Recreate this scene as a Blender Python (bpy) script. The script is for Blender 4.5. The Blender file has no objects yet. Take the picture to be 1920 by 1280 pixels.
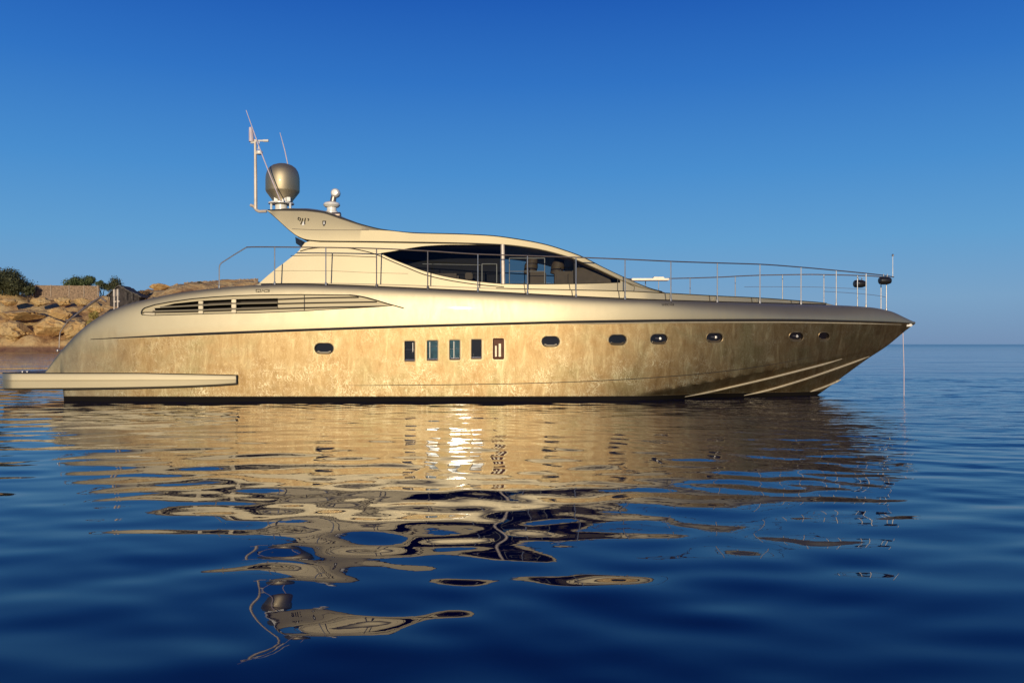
import bpy, bmesh, math, random
import numpy as np
from mathutils import Vector, Matrix, noise as mnoise

random.seed(7)
rng = np.random.default_rng(11)
scene = bpy.context.scene
COL = scene.collection

# ------------------------------------------------------------------ camera
LENS = 29.0
F = LENS / 36.0 * 1920.0          # focal length in photo pixels
H = 1.87                          # eye height above the water
HY = 645.0                        # photo row of the horizon
cam_data = bpy.data.cameras.new("camera")
cam_data.lens = LENS
cam_data.sensor_width = 36.0
cam_data.shift_y = 5.0 / 1920.0
cam_data.clip_start = 0.1
cam_data.clip_end = 30000.0
cam = bpy.data.objects.new("camera", cam_data)
cam.location = (0, 0, H)
cam.rotation_euler = (math.radians(90), 0, 0)
COL.objects.link(cam)
scene.camera = cam

# ------------------------------------------------------------------ light
SUN_EL = math.radians(7.5)
SUN_AZ = math.radians(-3.4)       # a little to the left of straight behind the camera
S = Vector((math.sin(SUN_AZ) * math.cos(SUN_EL), -math.cos(SUN_AZ) * math.cos(SUN_EL), math.sin(SUN_EL)))
sun_data = bpy.data.lights.new("sun", 'SUN')
sun_data.energy = 3.5
sun_data.angle = math.radians(0.55)
sun_data.color = (1.0, 0.885, 0.68)
sun = bpy.data.objects.new("sun", sun_data)
sun.rotation_euler = S.to_track_quat('Z', 'Y').to_euler()
sun.location = (0, -40, 30)
COL.objects.link(sun)

world = bpy.data.worlds.new("World")
scene.world = world
world.use_nodes = True
wn = world.node_tree.nodes
wl = world.node_tree.links
bg = wn["Background"]
sky = wn.new("ShaderNodeTexSky")
sky.sky_type = 'NISHITA'
sky.sun_disc = False
sky.sun_elevation = SUN_EL
sky.sun_rotation = math.radians(180) + SUN_AZ
sky.altitude = 0
sky.air_density = 1.2
sky.dust_density = 0.3
sky.ozone_density = 3.0
# clear polarised-looking evening sky: deep blue overhead, pale grey-blue at the horizon
tc = wn.new("ShaderNodeTexCoord")
sxyz = wn.new("ShaderNodeSeparateXYZ")
wl.new(tc.outputs["Generated"], sxyz.inputs[0])
grad = wn.new("ShaderNodeValToRGB")
GR = [(0.0, (0.165, 0.28, 0.47)), (0.05, (0.18, 0.35, 0.57)), (0.12, (0.112, 0.335, 0.63)), (0.20, (0.060, 0.262, 0.62)), (0.30, (0.024, 0.165, 0.55)),
      (0.385, (0.009, 0.100, 0.46)), (0.46, (0.004, 0.055, 0.34)), (0.65, (0.002, 0.026, 0.20)), (1.0, (0.003, 0.028, 0.19))]
ge = grad.color_ramp.elements
while len(ge) < len(GR): ge.new(0.5)
for i_, (pos_, c_) in enumerate(GR):
    ge[i_].position = pos_
    ge[i_].color = c_ + (1,)
wl.new(sxyz.outputs["Z"], grad.inputs["Fac"])
gain = wn.new("ShaderNodeVectorMath")
gain.operation = 'SCALE'
gain.inputs["Scale"].default_value = 1.0 / 0.15
wl.new(grad.outputs["Color"], gain.inputs[0])
smix = wn.new("ShaderNodeMix")
smix.data_type = 'RGBA'
smix.inputs["Factor"].default_value = 0.96
wl.new(sky.outputs[0], smix.inputs["A"])
wl.new(gain.outputs[0], smix.inputs["B"])
wl.new(smix.outputs["Result"], bg.inputs["Color"])
bg.inputs["Strength"].default_value = 0.15

scene.view_settings.view_transform = 'Standard'
scene.view_settings.look = 'None'
scene.view_settings.exposure = 0.0
scene.view_settings.gamma = 1.0
scene.render.engine = 'CYCLES'
scene.cycles.max_bounces = 10
scene.cycles.transparent_max_bounces = 12
scene.cycles.caustics_reflective = False
scene.cycles.caustics_refractive = False


# ------------------------------------------------------------------ helpers
def tag(o, label=None, cat=None, group=None, kind=None):
    if label: o["label"] = label
    if cat: o["category"] = cat
    if group: o["group"] = group
    if kind: o["kind"] = kind
    return o


def empty(name, loc, rz=0.0):
    o = bpy.data.objects.new(name, None)
    o.location = loc
    o.rotation_euler = (0, 0, rz)
    o.empty_display_size = 0.3
    COL.objects.link(o)
    return o


def world_loc(o):
    v = Vector((0, 0, 0))
    while o is not None:
        v += o.location
        o = o.parent
    return v


def obj(name, verts, faces, mat, parent=None, smooth=False, angle=None, at=None, mats=None, fmat=None):
    """One mesh object from world-space verts; parented parts keep their world place."""
    me = bpy.data.meshes.new(name)
    off = Vector((0, 0, 0))
    if parent is not None:
        off = world_loc(parent)
    loc = Vector(at) if at is not None else None
    base = loc if (loc is not None and parent is None) else off
    me.from_pydata([(v[0] - base.x, v[1] - base.y, v[2] - base.z) for v in verts], [], faces)
    for m in (mats or [mat]):
        me.materials.append(m)
    if fmat is not None:
        me.polygons.foreach_set("material_index", fmat)
    bm = bmesh.new()
    bm.from_mesh(me)
    bmesh.ops.recalc_face_normals(bm, faces=bm.faces)
    bm.to_mesh(me)
    bm.free()
    if smooth:
        me.polygons.foreach_set("use_smooth", [True] * len(me.polygons))
        if angle:
            me.set_sharp_from_angle(angle=math.radians(angle))
    me.update()
    o = bpy.data.objects.new(name, me)
    COL.objects.link(o)
    if parent is not None:
        o.parent = parent
    elif loc is not None:
        o.location = loc
    return o


class MB:
    """Collects simple shapes that become one mesh."""
    def __init__(self):
        self.v = []
        self.f = []

    def add(self, vs, fs):
        n = len(self.v)
        self.v += [tuple(p) for p in vs]
        self.f += [tuple(i + n for i in f) for f in fs]

    def tube(self, pts, r, n=8, caps=True):
        pts = [Vector(p) for p in pts]
        rad = r if isinstance(r, (list, tuple)) else [r] * len(pts)
        rings = []
        up = Vector((0, 0, 1))
        d0 = (pts[1] - pts[0]).normalized()
        if abs(d0.dot(up)) > 0.9: up = Vector((0, 1, 0))
        a = d0.cross(up).normalized()
        for i, p in enumerate(pts):
            if i == 0: d = pts[1] - pts[0]
            elif i == len(pts) - 1: d = pts[-1] - pts[-2]
            else: d = (pts[i + 1] - pts[i]).normalized() + (pts[i] - pts[i - 1]).normalized()
            d.normalize()
            a = (a - d * a.dot(d)).normalized()
            b = d.cross(a)
            rings.append([p + (a * math.cos(t) + b * math.sin(t)) * rad[i] for t in [2 * math.pi * k / n for k in range(n)]])
        vs = [q for ring in rings for q in ring]
        fs = []
        for i in range(len(pts) - 1):
            for k in range(n):
                fs.append((i * n + k, i * n + (k + 1) % n, (i + 1) * n + (k + 1) % n, (i + 1) * n + k))
        if caps:
            fs.append(tuple(range(n))[::-1])
            fs.append(tuple((len(pts) - 1) * n + k for k in range(n)))
        self.add(vs, fs)

    def box(self, c, s, rz=0.0, bev=0.0):
        cx, cy, cz = c
        hx, hy, hz = s[0] / 2, s[1] / 2, s[2] / 2
        bm = bmesh.new()
        bmesh.ops.create_cube(bm, size=1.0)
        for v in bm.verts:
            v.co = Vector((v.co.x * s[0], v.co.y * s[1], v.co.z * s[2]))
        if bev > 0:
            bmesh.ops.bevel(bm, geom=bm.edges[:], offset=bev, segments=2, affect='EDGES')
        M = Matrix.Translation((cx, cy, cz)) @ Matrix.Rotation(rz, 4, 'Z')
        bm.verts.ensure_lookup_table()
        bm.verts.index_update()
        self.add([M @ v.co for v in bm.verts], [tuple(v.index for v in f.verts) for f in bm.faces])
        bm.free()

    def lathe(self, c, prof, n=32, axis='Z'):
        """prof: list of (radius, height) from bottom to top."""
        vs, fs = [], []
        for r, h in prof:
            for k in range(n):
                t = 2 * math.pi * k / n
                x, y, z = r * math.cos(t), r * math.sin(t), h
                if axis == 'X': x, y, z = h, r * math.cos(t), r * math.sin(t)
                if axis == 'Y': x, y, z = r * math.cos(t), h, r * math.sin(t)
                vs.append((c[0] + x, c[1] + y, c[2] + z))
        m = len(prof)
        for i in range(m - 1):
            for k in range(n):
                fs.append((i * n + k, i * n + (k + 1) % n, (i + 1) * n + (k + 1) % n, (i + 1) * n + k))
        fs.append(tuple(range(n))[::-1])
        fs.append(tuple((m - 1) * n + k for k in range(n)))
        self.add(vs, fs)

    def build(self, name, mat, parent=None, smooth=True, angle=35, at=None):
        return obj(name, self.v, self.f, mat, parent, smooth, angle, at)


def pchip(xs, ys):
    x = np.array(xs, float)
    y = np.array(ys, float)
    o = np.argsort(x)
    x, y = x[o], y[o]
    h = np.diff(x)
    dlt = np.diff(y) / h
    d = np.zeros_like(y)
    for i in range(1, len(x) - 1):
        if dlt[i - 1] * dlt[i] > 0:
            w1, w2 = 2 * h[i] + h[i - 1], h[i] + 2 * h[i - 1]
            d[i] = (w1 + w2) / (w1 / dlt[i - 1] + w2 / dlt[i])
    d[0], d[-1] = dlt[0], dlt[-1]

    def f(q):
        q = np.clip(np.asarray(q, float), x[0], x[-1])
        i = np.clip(np.searchsorted(x, q) - 1, 0, len(x) - 2)
        t = (q - x[i]) / h[i]
        return ((1 + 2 * t) * (1 - t) ** 2 * y[i] + t * (1 - t) ** 2 * h[i] * d[i]
                + t * t * (3 - 2 * t) * y[i + 1] + t * t * (t - 1) * h[i] * d[i + 1])
    return f


def at(px, py, Y):
    return Vector(((px - 960.0) * Y / F, Y, H + (HY - py) * Y / F))


# ------------------------------------------------------------------ materials
def new_mat(name):
    m = bpy.data.materials.new(name)
    m.use_nodes = True
    return m, m.node_tree.nodes, m.node_tree.links, m.node_tree.nodes["Principled BSDF"]


def simple(name, col, rough=0.5, metal=0.0, coat=0.0, var=0.06, scale=6.0, bump=0.0):
    m, n, l, p = new_mat(name)
    p.inputs["Roughness"].default_value = rough
    p.inputs["Metallic"].default_value = metal
    p.inputs["Coat Weight"].default_value = coat
    p.inputs["Coat Roughness"].default_value = 0.08
    g = n.new("ShaderNodeNewGeometry")
    nz = n.new("ShaderNodeTexNoise")
    nz.inputs["Scale"].default_value = scale
    nz.inputs["Detail"].default_value = 4
    l.new(g.outputs["Position"], nz.inputs["Vector"])
    r = n.new("ShaderNodeValToRGB")
    r.color_ramp.elements[0].color = tuple(c * (1 - var * 2) for c in col) + (1,)
    r.color_ramp.elements[1].color = tuple(min(1, c * (1 + var * 2)) for c in col) + (1,)
    r.color_ramp.elements[0].position = 0.3
    r.color_ramp.elements[1].position = 0.7
    l.new(nz.outputs["Fac"], r.inputs["Fac"])
    l.new(r.outputs["Color"], p.inputs["Base Color"])
    if bump:
        b = n.new("ShaderNodeBump")
        b.inputs["Distance"].default_value = bump
        l.new(nz.outputs["Fac"], b.inputs["Height"])
        l.new(b.outputs[0], p.inputs["Normal"])
    return m


def ramp(n, stops):
    r = n.new("ShaderNodeValToRGB")
    e = r.color_ramp.elements
    while len(e) < len(stops): e.new(0.5)
    for k, (pos, c) in enumerate(stops):
        e[k].position = pos
        e[k].color = tuple(c) + (1,) if len(c) == 3 else c
    return r


def math_node(n, l, op, a, b=None, clamp=False):
    m = n.new("ShaderNodeMath")
    m.operation = op
    m.use_clamp = clamp
    for i, v in enumerate((a, b)):
        if v is None: continue
        if isinstance(v, (int, float)): m.inputs[i].default_value = v
        else: l.new(v, m.inputs[i])
    return m.outputs[0]


GOLD = (0.375, 0.312, 0.20)


def make_paint(name, base, rough=0.60, metal=0.78):
    m, n, l, p = new_mat(name)
    g = n.new("ShaderNodeNewGeometry")
    nz = n.new("ShaderNodeTexNoise")
    nz.inputs["Scale"].default_value = 0.5
    nz.inputs["Detail"].default_value = 5
    l.new(g.outputs["Position"], nz.inputs["Vector"])
    r = ramp(n, [(0.3, tuple(c * 0.95 for c in base)), (0.7, tuple(c * 1.04 for c in base))])
    l.new(nz.outputs["Fac"], r.inputs["Fac"])
    l.new(r.outputs["Color"], p.inputs["Base Color"])
    p.inputs["Metallic"].default_value = metal
    p.inputs["Roughness"].default_value = rough
    p.inputs["Coat Weight"].default_value = 0.08
    p.inputs["Coat Roughness"].default_value = 0.07
    return m


def make_hull_mat():
    """Champagne metallic above the rub line, mottled bronze with ripple light painted in below it, black bottom paint at the waterline."""
    m, n, l, p = new_mat("hull_paint")
    g = n.new("ShaderNodeNewGeometry")
    att = n.new("ShaderNodeAttribute")
    att.attribute_name = "mottled"  # mask of the bronze zone with ripple light painted into its colour
    sx = n.new("ShaderNodeSeparateXYZ")
    l.new(g.outputs["Position"], sx.inputs[0])

    def mapping(sc, rot=(0, 0, 0)):
        mp = n.new("ShaderNodeMapping")
        mp.inputs["Scale"].default_value = sc
        mp.inputs["Rotation"].default_value = rot
        l.new(g.outputs["Position"], mp.inputs["Vector"])
        return mp.outputs[0]

    def nz(vec, scale, detail=6, rough=0.6, dist=0.0):
        t = n.new("ShaderNodeTexNoise")
        t.inputs["Scale"].default_value = scale
        t.inputs["Detail"].default_value = detail
        t.inputs["Roughness"].default_value = rough
        t.inputs["Distortion"].default_value = dist
        l.new(vec, t.inputs["Vector"])
        return t.outputs["Fac"]

    streak = nz(mapping((3.8, 1, 1.1)), 1.0, 9, 0.68, 0.9)       # streaks of rippling water light painted into the colour
    blotch = nz(mapping((0.7, 1, 0.8)), 1.0, 6, 0.6, 0.4)
    fine = nz(mapping((4.5, 3, 3.0)), 3.4, 8, 0.72, 1.8)
    r1 = ramp(n, [(0.32, (0.215, 0.135, 0.056)), (0.47, (0.275, 0.188, 0.086)), (0.56, (0.305, 0.22, 0.106)), (0.70, (0.43, 0.335, 0.18))])
    l.new(streak, r1.inputs["Fac"])
    r2 = ramp(n, [(0.34, (0.88, 0.80, 0.72)), (0.46, (1, 0.93, 0.86)), (0.54, (1, 1, 0.98)), (0.66, (0.85, 0.90, 0.84))])
    l.new(blotch, r2.inputs["Fac"])
    mul = n.new("ShaderNodeMix")
    mul.data_type = 'RGBA'
    mul.blend_type = 'MULTIPLY'
    mul.inputs["Factor"].default_value = 1.0
    l.new(r1.outputs[0], mul.inputs["A"])
    l.new(r2.outputs[0], mul.inputs["B"])
    # rippling light painted as pale squiggles, mostly on the lower half of the plating
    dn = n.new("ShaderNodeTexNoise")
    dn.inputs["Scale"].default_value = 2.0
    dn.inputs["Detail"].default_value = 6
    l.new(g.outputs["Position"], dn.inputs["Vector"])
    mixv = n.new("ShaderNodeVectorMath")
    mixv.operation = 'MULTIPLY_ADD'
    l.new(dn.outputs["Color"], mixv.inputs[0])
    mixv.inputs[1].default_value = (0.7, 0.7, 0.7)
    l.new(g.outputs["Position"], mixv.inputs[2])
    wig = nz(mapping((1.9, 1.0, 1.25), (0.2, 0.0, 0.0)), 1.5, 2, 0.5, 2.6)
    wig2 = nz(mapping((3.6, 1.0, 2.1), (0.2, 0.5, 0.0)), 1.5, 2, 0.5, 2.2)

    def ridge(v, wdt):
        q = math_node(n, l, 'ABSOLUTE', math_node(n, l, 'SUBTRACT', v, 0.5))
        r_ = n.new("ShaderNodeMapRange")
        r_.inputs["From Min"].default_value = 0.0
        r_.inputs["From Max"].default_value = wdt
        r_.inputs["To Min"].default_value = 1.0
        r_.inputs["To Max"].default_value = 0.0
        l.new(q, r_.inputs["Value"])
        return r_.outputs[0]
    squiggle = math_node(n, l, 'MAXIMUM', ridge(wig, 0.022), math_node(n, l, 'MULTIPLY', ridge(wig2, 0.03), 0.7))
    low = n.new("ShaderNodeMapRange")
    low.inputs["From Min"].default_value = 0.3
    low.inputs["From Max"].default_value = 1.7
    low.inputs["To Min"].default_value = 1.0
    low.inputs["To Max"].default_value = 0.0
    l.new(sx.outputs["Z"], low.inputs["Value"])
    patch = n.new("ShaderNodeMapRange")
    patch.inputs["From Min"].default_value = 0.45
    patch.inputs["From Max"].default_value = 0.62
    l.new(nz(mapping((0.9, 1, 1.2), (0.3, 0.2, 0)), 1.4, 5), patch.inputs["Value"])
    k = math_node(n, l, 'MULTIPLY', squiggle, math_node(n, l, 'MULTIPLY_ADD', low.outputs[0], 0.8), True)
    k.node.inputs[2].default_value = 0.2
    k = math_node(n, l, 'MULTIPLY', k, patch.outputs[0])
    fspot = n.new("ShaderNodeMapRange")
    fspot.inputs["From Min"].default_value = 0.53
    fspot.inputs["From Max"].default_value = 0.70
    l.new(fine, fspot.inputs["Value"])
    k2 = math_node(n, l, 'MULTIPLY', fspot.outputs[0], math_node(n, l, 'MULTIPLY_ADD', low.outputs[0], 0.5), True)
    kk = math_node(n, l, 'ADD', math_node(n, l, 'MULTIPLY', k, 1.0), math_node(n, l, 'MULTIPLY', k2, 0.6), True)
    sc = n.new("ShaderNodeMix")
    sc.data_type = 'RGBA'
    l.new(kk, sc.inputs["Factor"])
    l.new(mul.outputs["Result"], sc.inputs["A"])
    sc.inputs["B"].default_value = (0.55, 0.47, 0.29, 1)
    # upper paint
    up = n.new("ShaderNodeMix")
    up.data_type = 'RGBA'
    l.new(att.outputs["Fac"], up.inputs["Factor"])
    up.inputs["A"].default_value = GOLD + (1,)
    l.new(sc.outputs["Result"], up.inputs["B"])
    # bottom paint
    bt = n.new("ShaderNodeMapRange")
    bt.inputs["From Min"].default_value = 0.17
    bt.inputs["From Max"].default_value = 0.20
    bt.inputs["To Min"].default_value = 1.0
    bt.inputs["To Max"].default_value = 0.0
    zz = math_node(n, l, 'ADD', sx.outputs["Z"], math_node(n, l, 'MULTIPLY', fine, 0.04))
    l.new(zz, bt.inputs["Value"])
    fin = n.new("ShaderNodeMix")
    fin.data_type = 'RGBA'
    l.new(bt.outputs[0], fin.inputs["Factor"])
    l.new(up.outputs["Result"], fin.inputs["A"])
    fin.inputs["B"].default_value = (0.012, 0.010, 0.009, 1)
    l.new(fin.outputs["Result"], p.inputs["Base Color"])
    inv = math_node(n, l, 'SUBTRACT', 1.0, bt.outputs[0])
    mt = math_node(n, l, 'MULTIPLY_ADD', att.outputs["Fac"], 0.14)
    mt.node.inputs[2].default_value = 0.78
    l.new(math_node(n, l, 'MULTIPLY', inv, mt), p.inputs["Metallic"])
    rg = math_node(n, l, 'MULTIPLY_ADD', streak, 0.14)
    rg.node.inputs[2].default_value = 0.41
    l.new(math_node(n, l, 'ADD', rg, math_node(n, l, 'MULTIPLY', bt.outputs[0], 0.4), True), p.inputs["Roughness"])
    l.new(math_node(n, l, 'MULTIPLY', inv, 0.5), p.inputs["Specular IOR Level"])
    cw = math_node(n, l, 'MULTIPLY', inv, math_node(n, l, 'MULTIPLY_ADD', att.outputs["Fac"], 0.10))
    cw.node.inputs[1].links[0].from_node.inputs[2].default_value = 0.03
    l.new(cw, p.inputs["Coat Weight"])
    p.inputs["Coat Roughness"].default_value = 0.045
    bp = n.new("ShaderNodeBump")
    bp.inputs["Distance"].default_value = 0.004
    l.new(math_node(n, l, 'MULTIPLY', fine, att.outputs["Fac"]), bp.inputs["Height"])
    l.new(bp.outputs[0], p.inputs["Normal"])
    return m


def make_glass(name, tint, rough=0.0, opaque=None):
    m, n, l, p = new_mat(name)
    n.remove(p)
    out = n["Material Output"]
    tr = n.new("ShaderNodeBsdfTransparent")
    tr.inputs["Color"].default_value = tint + (1,)
    gl = n.new("ShaderNodeBsdfGlossy")
    gl.inputs["Roughness"].default_value = rough
    fr = n.new("ShaderNodeFresnel")
    fr.inputs["IOR"].default_value = 1.32
    mx = n.new("ShaderNodeMixShader")
    l.new(fr.outputs[0], mx.inputs[0])
    l.new(tr.outputs[0], mx.inputs[1])
    l.new(gl.outputs[0], mx.inputs[2])
    l.new(mx.outputs[0], out.inputs["Surface"])
    return m


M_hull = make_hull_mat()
M_gold = make_paint("champagne_paint", GOLD)
M_cabin = make_paint("cabin_paint", (0.48, 0.40, 0.255), 0.56, 0.86)
M_roof = make_paint("roof_paint", (0.44, 0.365, 0.225), 0.55, 0.9)
M_dome = make_paint("dome_paint", (0.46, 0.375, 0.24), 0.56, 0.9)
M_dark = simple("dark_trim_and_shade", (0.02, 0.016, 0.012), 0.5)
M_recess = simple("louver_shade_paint", (0.035, 0.024, 0.014), 0.8)
M_room = simple("window_reveal", (0.16, 0.10, 0.05), 0.6)
M_steel = simple("polished_steel", (0.50, 0.45, 0.40), 0.4, 0.9)
M_rail = simple("dark_rail", (0.36, 0.28, 0.22), 0.4, 0.9)
M_white = simple("white_gelcoat", (0.80, 0.74, 0.64), 0.35, 0.0, 0.3)
M_mast = simple("mast_paint", (0.58, 0.47, 0.36), 0.4, 0.2)
M_pale = simple("pale_trim", (0.50, 0.41, 0.27), 0.45, 0.3)
M_rim = simple("bronze_rim", (0.24, 0.17, 0.09), 0.45, 0.8)
M_glass = make_glass("smoked_glass", (0.50, 0.52, 0.53))
M_black_gloss = simple("dark_glass_pane", (0.012, 0.009, 0.008), 0.05, 0.0, 0.5)
M_teal = simple("blue_green_pane", (0.03, 0.075, 0.085), 0.08, 0.0, 0.5, 0.25, 3)
M_brown = simple("varnished_wood", (0.11, 0.035, 0.012), 0.7, 0.0, 0.0, 0.2, 9)
M_leather = simple("tan_leather", (0.25, 0.17, 0.10), 0.6)
M_interior = simple("dark_interior", (0.025, 0.02, 0.018), 0.7)
M_teak = simple("teak_deck", (0.30, 0.20, 0.11), 0.7, 0, 0, 0.2, 12)
M_rope = simple("anchor_rope", (0.70, 0.52, 0.48), 0.8)
M_rubber = simple("black_rubber", (0.015, 0.013, 0.012), 0.35)
M_antenna = simple("whip_antenna", (0.62, 0.50, 0.50), 0.4)

# ------------------------------------------------------------------ yacht: hull form
YC = 30.2
f_rub_hb = pchip([-15.6, -14, -12, -9, -5, -1.6, 1, 3, 5, 7, 9, 11, 12.5, 13.7, 14.4, 14.76],
                 [2.98, 3.17, 3.28, 3.325, 3.335, 3.335, 3.31, 3.21, 3.01, 2.66, 2.17, 1.53, 0.98, 0.50, 0.20, 0.03])
f_pow = pchip([-16, 0, 2, 5, 8, 10, 11.2, 13, 14.76], [0.012, 0.012, 0.02, 0.07, 0.2, 0.42, 0.6, 0.78, 0.9])


def inset(X):
    hb = f_rub_hb(X)
    return np.minimum(0.21 + 0.54 * np.clip((np.asarray(X, float) - 4.5) / 5, 0, 1), 0.52 * hb)


def conv(points, hbf):
    xs, zs = [], []
    for px, py in points:
        Y = 27.0
        for _ in range(40):
            X = (px - 960) * Y / F
            Y = YC - float(hbf(X))
        xs.append((px - 960) * Y / F)
        zs.append(H + (HY - py) * Y / F)
    return xs, zs


TOP = [(88, 699), (98, 685), (112, 665), (130, 643), (150, 622), (175, 602), (205, 584), (240, 570.5), (290, 558), (340, 548.5),
       (400, 541), (470, 535), (540, 533), (640, 535.5), (750, 540), (900, 547), (1050, 555), (1200, 562),
       (1340, 566.5), (1480, 570), (1560, 572), (1630, 576), (1668, 583), (1698, 596), (1714, 604)]
RUB = [(88, 642), (170, 636), (300, 629.5), (480, 622), (640, 616), (760, 612), (940, 607), (1100, 603), (1300, 600.5),
       (1450, 600), (1600, 602), (1690, 604.5), (1716, 606)]
STEM = [(1716, 607), (1707, 613), (1661, 650), (1626, 673), (1579, 707), (1532, 741), (1500, 762), (1470, 776)]
f_zt = pchip(*conv(TOP, lambda X: f_rub_hb(X) - inset(X)))
f_zr = pchip(*conv(RUB, f_rub_hb))
sx_, sz_ = conv(STEM, lambda X: 0.0)
f_stem = pchip(sx_, sz_)
X_WLSTEM = sx_[5]
X_TIP = 14.76
X_AFT = conv([(88, 699)], lambda X: f_rub_hb(X) - inset(X))[0][0]
X_TR = conv([(120, 740)], f_rub_hb)[0][0]


def f_zb(X):
    X = np.asarray(X, float)
    z = np.where(X > min(sx_), f_stem(X), -0.7)
    t = np.clip((X - (X_TR - 0.12)) / 0.12, 0, 1)
    return np.where(X < X_TR, 0.6 * (1 - t) + (-0.7) * t, z)


def f_zs(X):
    X = np.asarray(X, float)
    zt, zr, zb = f_zt(X), f_zr(X), f_zb(X)
    k = 0.02 + 0.20 * np.clip((-8.0 - X) / 3.0, 0, 1)
    g = np.maximum(zt - zr, k * (zt - np.maximum(zb, 0)))
    g = np.maximum(g, 0.01)
    return np.maximum(zt - g, zb + 0.005)


def nse(X): return 3.2 - 1.2 * min(1.0, max(0.0, (X - 4.5) / 5))


CHINE = None


def hull_hb(X, z):
    X = float(np.clip(X, X_AFT, X_TIP))
    zb, zs, zt = float(f_zb(X)), float(f_zs(X)), float(f_zt(X))
    hb, ins = float(f_rub_hb(X)), float(inset(X))
    if z <= zs:
        p = float(f_pow(X))
        s = min(max((z - zb) / max(zs - zb, 1e-4), 0.0), 1.0)
        w = hb * s ** p
        if CHINE is not None and X > 4.0:
            zc = float(CHINE(X))
            if zb < z < zc:
                sc_ = min(max((zc - zb) / max(zs - zb, 1e-4), 0.0), 1.0)
                w2 = hb * sc_ ** p * (0.965 * ((z - zb) / (zc - zb)) ** max(p, 0.92))
                b = min(1.0, (X - 4.0) / 3.0)
                w = w * (1 - b) + min(w, w2) * b
        return w
    t = min(max((z - zs) / max(zt - zs, 1e-4), 0.0), 1.0)
    return hb - ins * (1 - (1 - t ** nse(X)) ** (1 / nse(X)))


def on_hull(px, py, proud=0.0):
    Y = 27.0
    for _ in range(60):
        X = (px - 960) * Y / F
        z = H + (HY - py) * Y / F
        Y = 0.5 * Y + 0.5 * (YC - hull_hb(X, z))
    return Vector((X, Y - proud, z))


STRAKE = [(1200, 743), (1217, 739), (1330, 717.5), (1434, 698), (1500, 686), (1557, 674.5), (1585, 668)]
ch_ = [on_hull(*p_) for p_ in STRAKE]
CHINE = pchip([3.5] + [q.x for q in ch_] + [13.5], [-0.3] + [q.z for q in ch_] + [1.75])

yacht = empty("motor_yacht", (0, YC, 0))
tag(yacht, "long champagne gold motor yacht with mottled bronze lower hull painted with ripple light, moored side-on in calm water", "yacht")

# --- hull solid
cols = np.concatenate([np.linspace(X_AFT, X_AFT + 0.9, 22)[:-1], np.linspace(X_AFT + 0.9, -9, 60)[:-1],
                       np.linspace(-9, 9, 150)[:-1], np.linspace(9, X_TIP - 0.35, 60)[:-1], np.linspace(X_TIP - 0.35, X_TIP - 0.004, 14)])
NLOW, NUP = 48, 20
verts, faces, mottle = [], [], []
ring_n = None
for X in cols:
    zb, zs, zt = float(f_zb(X)), float(f_zs(X)), float(f_zt(X))
    hb, ins, p = float(f_rub_hb(X)), float(inset(X)), float(f_pow(X))
    side = [(0.0, zb, 1)]
    for k in range(1, NLOW + 1):
        s = (k / NLOW) ** (1.0 if p > 0.3 else 1.15)
        side.append((hull_hb(X, zb + (zs - zb) * s), zb + (zs - zb) * s, 1))
    for k in range(1, NUP + 1):
        th = 0.5 * math.pi * k / NUP
        t = math.sin(th) ** (2 / nse(X))
        side.append((hb - ins * (1 - math.cos(th) ** (2 / nse(X)) if k < NUP else 1), zs + (zt - zs) * t, 0))
    side.append(((hb - ins) * 0.5, zt + 0.01, 0))
    side.append((0.0, zt + 0.02, 0))
    ring = [(X, YC - h, z, w) for h, z, w in side] + [(X, YC + h, z, w) for h, z, w in side[-2:0:-1]]
    ring_n = len(ring)
    fade = min(1.0, max(0.0, (X - (X_AFT + 0.2)) / 3.2))
    for x, y, z, w in ring:
        verts.append((x, y, z))
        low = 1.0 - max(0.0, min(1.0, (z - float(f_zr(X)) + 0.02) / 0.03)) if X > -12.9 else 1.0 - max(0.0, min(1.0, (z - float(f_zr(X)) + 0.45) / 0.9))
        mottle.append(low * (0.35 + 0.65 * fade))
nc = len(cols)
for i in range(nc - 1):
    for k in range(ring_n):
        a, b = i * ring_n + k, i * ring_n + (k + 1) % ring_n
        faces.append((a, b, b + ring_n, a + ring_n))
faces.append(tuple(range(ring_n)))
faces.append(tuple((nc - 1) * ring_n + k for k in range(ring_n)))
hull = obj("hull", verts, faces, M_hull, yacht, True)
at_ = hull.data.attributes.new("mottled", 'FLOAT', 'POINT')  # where the painted ripple light shows
at_.data.foreach_set("value", mottle)


# --- recesses cut into the plating
def prism(mb_v, mb_f, mb_m, pts, depth, mi, surf=on_hull, front=0.35):
    n0 = len(mb_v)
    P = [surf(px, py) for px, py in pts]
    for q in P: mb_v.append((q.x, q.y - front, q.z))
    for q in P: mb_v.append((q.x, q.y + depth, q.z))
    n = len(P)
    for k in range(n):
        mb_f.append((n0 + k, n0 + (k + 1) % n, n0 + n + (k + 1) % n, n0 + n + k))
        mb_m.append(mi)
    mb_f.append(tuple(n0 + k for k in range(n))[::-1]); mb_m.append(mi)
    mb_f.append(tuple(n0 + n + k for k in range(n))); mb_m.append(mi)


def stadium(cx, cy, w, h, n=8):
    r = h / 2
    pts = []
    for s, c0 in ((1, 0), (-1, 1)):
        for k in range(n + 1):
            t = -math.pi / 2 + math.pi * k / n + (math.pi if s < 0 else 0)
            pts.append((cx + s * (w / 2 - r) + r * math.cos(t), cy + r * math.sin(t)))
    return pts


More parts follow.
